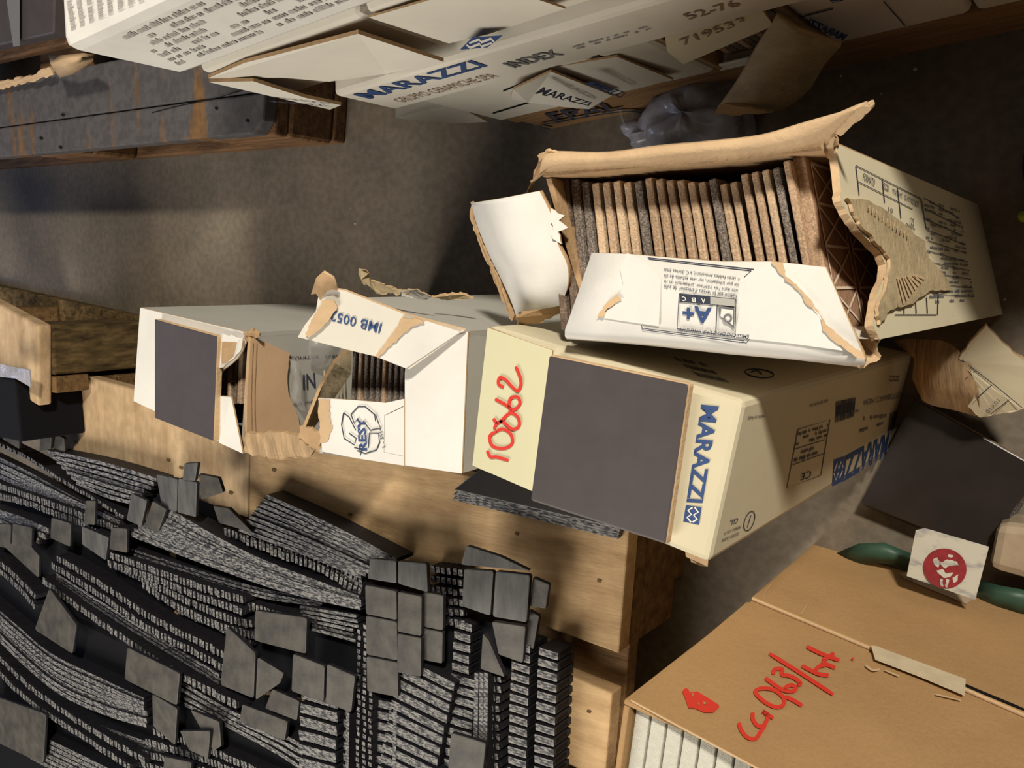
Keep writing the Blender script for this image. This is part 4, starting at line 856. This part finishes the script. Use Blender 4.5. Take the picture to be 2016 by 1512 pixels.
# short bundles with their ends in rows
def bundle(x0, x1, y0, y1, n, slope, where, skew=0, style='streak', z=ZS, th=.0062):
    th = (P(x0, y0, z) - P(x0 + skew, y1, z)).length / (n - 1) * .66
    for k in range(n):
        t = k / (n - 1); y = y0 + (y1 - y0) * t; sx = skew * t
        ln = [P(x0 + sx, y, z), P((x0 + x1) / 2 + sx, y + slope * (x1 - x0) / 2, z), P(x1 + sx, y + slope * (x1 - x0), z)]
        sheet([p + Vector((0, 0, random.uniform(-.001, .001))) for p in ln], style, ORD[k] + ' short black piece, counting downwards, ' + where, 'short mosaic pieces ' + where, th)
bundle(788, 905, 1300, 1600, 15, .50, 'in the bright bundle right of the chip columns', -60)
bundle(592, 672, 1366, 1580, 9, .28, 'in the bundle at the bottom middle', -6)
bundle(896, 944, 1228, 1500, 14, .30, 'in the narrow bundle beside the wide chips', -20, z=0.166)
bundle(965, 996, 1335, 1560, 13, .2, 'in the narrow double column', -8, 'bead', z=0.166, th=.006)
bundle(1008, 1058, 1268, 1600, 17, .3, 'in the left column of the rightmost bundle', -12, z=.178)
bundle(1060, 1110, 1282, 1600, 16, .3, 'in the right column of the rightmost bundle', -12, z=.178)
bundle(742, 784, 1385, 1560, 9, .2, 'in the narrow bundle between the tall edges', -2, z=0.166)
bundle(845, 915, 1120, 1220, 6, .12, 'between the two groups of chips', 5, 'bead', z=0.166)
bundle(676, 700, 1400, 1580, 9, .2, 'beside the tall upright edges', -2, z=0.163)
TN = []
def tall(x, y0, y1, where, style='bead', z=ZS, dx=-4):
    TN.append(where); nth = ORD[TN.count(where) - 1]
    sheet([P(x, y0, z), P(x + dx / 2, (y0 + y1) / 2, z), P(x + dx, y1, z)], style, nth + ' crosswise black strip from the left, ' + where, 'crosswise sheets ' + where, .0058)
for x in (707, 719, 731): tall(x, 1218 + (731 - x) * .8, 1600, 'in the tall edges left of the bright bundle')
for x in (938, 948, 957): tall(x, 1325, 1580, 'beside the narrow double column', 'streak')
tall(778, 1390, 1580, 'at the edge of the bright bundle', 'streak'); tall(686, 1330, 1580, 'at the bottom middle', 'streak')
# black underlay on the deck: shade between the sheets painted as flat panels
UL_ = 'below the far fan|below the middle fans|below the lower left bundles|below the bottom middle|below the chip columns|below the short bundles'.split('|')
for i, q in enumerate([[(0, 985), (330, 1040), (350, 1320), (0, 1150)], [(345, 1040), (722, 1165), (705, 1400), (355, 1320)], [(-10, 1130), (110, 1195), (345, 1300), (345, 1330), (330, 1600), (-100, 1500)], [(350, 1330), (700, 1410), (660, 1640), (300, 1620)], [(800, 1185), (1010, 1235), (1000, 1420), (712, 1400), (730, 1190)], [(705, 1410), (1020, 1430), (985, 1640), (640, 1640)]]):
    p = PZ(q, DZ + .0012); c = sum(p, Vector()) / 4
    o = panel('mosaic_or_shade_sheet', p, .0011, [M['black_void'], M['black_void']])
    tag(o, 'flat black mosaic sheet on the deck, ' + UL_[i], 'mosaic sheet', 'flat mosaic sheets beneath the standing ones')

# folded strips of grey chips lying over the sheet tops
def strip(chips, label, m='chip_face', group=None):
    """chips: list of pixel quads (4 corners with height); each chip a separate part"""
    c = PZ(chips[0]); ctr = sum(c, Vector()) / 4; t = thing('mosaic_strip', ctr - Vector((0, 0, .006)), label, 'mosaic', group)
    for i, q in enumerate(chips):
        pts = PZ(q); cc = sum(pts, Vector()) / 4; pts = [cc + (p - cc) * .965 for p in pts]
        out = []
        for j in range(4):          # rounded corners
            p, a, b = pts[j], pts[j - 1], pts[(j + 1) % 4]
            out += [p + (a - p) * .07, p + ((a - p) + (b - p)) * .015, p + (b - p) * .07]
        panel('chip', out, .0055, [M[m] if i % 2 == 0 or m != 'chip_face' else M['chip_face'], M['chip_side']], t, bevel=.0012)
    return t
def col(x0, x1, ys, z0, z1, sk=0, sl=.2):
    """a vertical column of chips"""
    n = len(ys) - 1; r = []
    for i in range(n):
        za_ = z0 + (z1 - z0) * i / n; zb_ = z0 + (z1 - z0) * (i + 1) / n; a = sk * i / n; b = sk * (i + 1) / n; w_ = x1 - x0
        r.append([(x0 + a, ys[i], za_), (x1 + a, ys[i] + sl * w_, za_), (x1 + b, ys[i + 1] + sl * w_, zb_), (x0 + b, ys[i + 1], zb_)])
    return r
Zc = ZS + .009
strip(col(717, 781, [1150, 1210, 1290, 1362], Zc + .006, Zc - .004, 4), 'tallest column of grey mosaic chips, left one of the middle group')
strip(col(782, 831, [1163, 1245, 1325], Zc + .005, Zc, -2), 'two-chip grey mosaic strip right of the tallest column')
strip(col(832, 874, [1163, 1235, 1300], Zc, Zc - .006, -3), 'narrow olive grey mosaic strip at the right of the middle group')
strip([[(727, 1098, Zc + .008), (781, 1103, Zc + .008), (781, 1150, Zc + .008), (722, 1140, Zc + .008)], [(782, 1103, Zc + .009), (841, 1108, Zc + .009), (843, 1168, Zc + .009), (782, 1150, Zc + .009)]], 'pair of grey chips at the top of the middle group, on the pale board edge', 'chip_face_blue')
strip([[(917, 1073, Zc + .01), (985, 1095, Zc + .01), (1047, 1125, Zc + .01), (905, 1112, Zc + .01)]], 'pale slanted grey chip topmost at the right group', 'chip_face_blue')
strip([[(912, 1118, Zc + .006), (973, 1122, Zc + .006), (966, 1215, Zc + .006), (908, 1195, Zc + .006)], [(974, 1122, Zc + .006), (1045, 1130, Zc + .006), (1038, 1228, Zc + .004), (968, 1216, Zc + .004)]], 'pair of wide pale chips in the right group', 'chip_face_blue')
strip([[(966, 1222, Zc + .002), (1036, 1232, Zc + .002), (1030, 1308, Zc - .004), (980, 1290, Zc - .004)]], 'brownish chip hanging below the wide pale pair')
strip([[(1048, 1135, Zc), (1082, 1150, Zc), (1075, 1200, Zc - .003), (1042, 1195, Zc)], [(1040, 1200, Zc - .005), (1062, 1212, Zc - .006), (1050, 1280, Zc - .008), (1034, 1270, Zc - .006)]], 'narrow grey chips at the right rim of the right group')
strip([[(950, 1246, Zc - .006), (962, 1260, Zc - .004), (995, 1335, Zc - .008), (945, 1318, Zc - .009)]], 'triangular grey chip wedged left of the hanging brown chip')
strip([[(500, 1200, Zc), (606, 1215, Zc), (604, 1290, Zc - .002), (498, 1262, Zc - .002)]], 'large square grey chip in the middle of the sheets')
strip([[(445, 1230, Zc), (504, 1285, Zc), (500, 1378, Zc - .004), (432, 1350, Zc - .004)], [(506, 1292, Zc + .003), (560, 1325, Zc), (552, 1345, Zc), (502, 1380, Zc - .003)]], 'folded brown-grey chip pair with a pointed right end')
strip([[(575, 1285, Zc + .002), (640, 1310, Zc + .002), (638, 1385, Zc - .006), (572, 1362, Zc - .006)], [(642, 1305, Zc + .004), (700, 1330, Zc + .004), (692, 1405, Zc - .004), (640, 1385, Zc - .004)]], 'pair of pale worn chips bent over the bottom middle bundle')
strip([[(535, 1355, Zc - .008), (590, 1380, Zc - .004), (585, 1420, Zc - .006), (520, 1395, Zc - .009)]], 'dark rounded chip below the folded pair')
strip([[(475, 1385, Zc - .008), (568, 1420, Zc - .004), (562, 1460, Zc - .006), (470, 1420, Zc - .009)]], 'dark brown long chip at the bottom middle')
strip([[(96, 1155, Zc + .003), (152, 1230, Zc + .003), (143, 1290, Zc - .002), (66, 1240, Zc - .002)]], 'tall pointed grey chip at the left')
strip([[(248, 1272, Zc + .004), (356, 1325, Zc + .004), (350, 1392, Zc), (243, 1338, Zc)], [(298, 1364, Zc - .001), (350, 1394, Zc - .001), (345, 1470, Zc - .009), (300, 1430, Zc - .008)]], 'large grey chip with a second one hanging below it, lower left')
strip([[(-30, 1360, Zc), (60, 1382, Zc), (95, 1412, Zc), (88, 1505, Zc - .006), (-30, 1450, Zc - .006)][:1] + [(62, 1384, Zc), (92, 1418, Zc), (88, 1505, Zc - .006)]], 'large brownish chip at the bottom left corner') if False else strip([[(-30, 1362, Zc), (93, 1405, Zc), (87, 1508, Zc - .006), (-30, 1452, Zc - .006)]], 'large brownish chip at the bottom left corner')
strip([[(352, 1438, Zc - .002), (415, 1438, Zc - .002), (410, 1495, Zc - .006), (372, 1478, Zc - .006)]], 'small pale rounded chip at the bottom')
strip([[(372, 1395, Zc - .008), (432, 1420, Zc - .006), (436, 1470, Zc - .009), (420, 1480, Zc - .009)]], 'dark rounded chip behind the small pale one')
strip([[(322, 1488, Zc - .002), (378, 1500, Zc - .002), (370, 1560, Zc - .006), (318, 1548, Zc - .006)]], 'grey chip cut by the lower edge of the picture')
strip([[(886, 1440, Zc + .002), (958, 1462, Zc + .002), (950, 1540, Zc), (880, 1520, Zc)]], 'dark olive chip at the bottom right of the pile')
strip([[(-10, 1030, Zc), (22, 1032, Zc), (20, 1082, Zc - .004), (-10, 1075, Zc - .004)], [(24, 1030, Zc), (63, 1038, Zc), (62, 1080, Zc - .004), (22, 1074, Zc - .004)]], 'pair of brown-grey chips at the left edge')
strip([[(100, 1018, Zc + .004), (140, 1030, Zc + .004), (138, 1078, Zc), (98, 1060, Zc)]], 'olive chip in the left group, right of the edge pair')
strip([[(0, 1070, Zc - .004), (55, 1068, Zc - .004), (78, 1095, Zc - .004), (76, 1140, Zc - .009)]], 'dark bluish chip under the edge pair')
strip([[(160, 1035, Zc + .002), (215, 1058, Zc + .002), (208, 1105, Zc - .004), (160, 1072, Zc - .004)]], 'bluish grey chip in the left group', 'chip_face_blue')
strip([[(218, 1038, Zc + .004), (250, 1040, Zc + .004), (250, 1090, Zc), (214, 1082, Zc)]], 'brown chip at the right of the left group')
strip([[(168, 985, Zc + .006), (188, 985, Zc + .006), (186, 1035, Zc), (164, 1032, Zc)]], 'narrow grey chip standing in the double beaded row')
strip([[(258, 970, Zc + .005), (290, 985, Zc + .005), (278, 1038, Zc), (248, 1025, Zc)]], 'pale bluish chip below the upper fan', 'chip_face_blue')
strip([[(300, 985, Zc + .004), (328, 1002, Zc + .004), (312, 1048, Zc - .004), (282, 1038, Zc - .004)]], 'olive brown chip right of the pale bluish one')
strip([[(306, 932, Zc + .004), (350, 942, Zc + .008), (348, 1010, Zc), (318, 1000, Zc - .004)], [(350, 940, Zc + .01), (388, 948, Zc + .01), (386, 1020, Zc), (348, 1010, Zc)]], 'upright pair of chips in front of the pale deck board', 'chip_face_blue')
strip([[(390, 932, Zc + .006), (430, 940, Zc + .006), (440, 970, Zc), (395, 985, Zc)]], 'dark brown shadowed chip right of the upright pair')
strip([[(362, 912, Zc + .018), (390, 910, Zc + .018), (384, 948, Zc + .014), (358, 946, Zc + .014)]], 'pale glinting chip fragment on top of the upright pair', 'chip_face_blue')
strip([[(418, 995, Zc), (450, 1000, Zc), (500, 1050, Zc - .002), (430, 1030, Zc - .004)]], 'triangular dark chip at the start of the upper fan')
strip([[(80, 848, Zc), (102, 850, Zc), (100, 885, Zc - .009), (76, 890, Zc - .009)]], 'small black upright chip against the pale deck board')
strip([[(4, 840, Zc), (38, 858, Zc), (38, 885, Zc - .009), (4, 865, Zc - .009)]], 'grey olive chip near the left edge below the dark box')
strip([[(104, 852, .175), (126, 862, .175), (128, 892, .17), (104, 884, .17)]], 'small black chip right of the black upright one', 'chip_face')
# dark box standing at the left edge
bx = PZ([(-60, 735), (30, 745), (42, 870), (-60, 850)], .25)
tag(prism('black_crate', bx, DZ + .001, .25, M['black_void'], None, .003), 'black crate at the left edge of the pale pallet', 'crate')
panel_o = panel('plastic_sheet', PZ([(0, 716, .262), (22, 722, .262), (58, 728, .262), (60, 762, .256), (30, 745, .258), (0, 742, .258)]), .002, [M['wrap'], M['wrap']])
tag(panel_o, 'bluish crumpled plastic on the black crate at the left edge', 'film')
bx = PZ([(1100, 1350 - 60), (1195, 1340 - 30), (1185, 1392), (1092, 1362)], DZ - .03)

for o in bpy.data.objects:
    if 'o_' in o: del o['o_']
    if o.type == 'MESH' and o.parent and o.name.split('.')[0] in ('small_print', 'ruled_lines', 'barcode', 'corrugation', 'recycling_mark', 'tape_scuff', 'crease', 'seam', 'printed_house', 'printed_ring', 'handwriting', 'lattice', 'lettering'): o['kind'] = 'stuff'
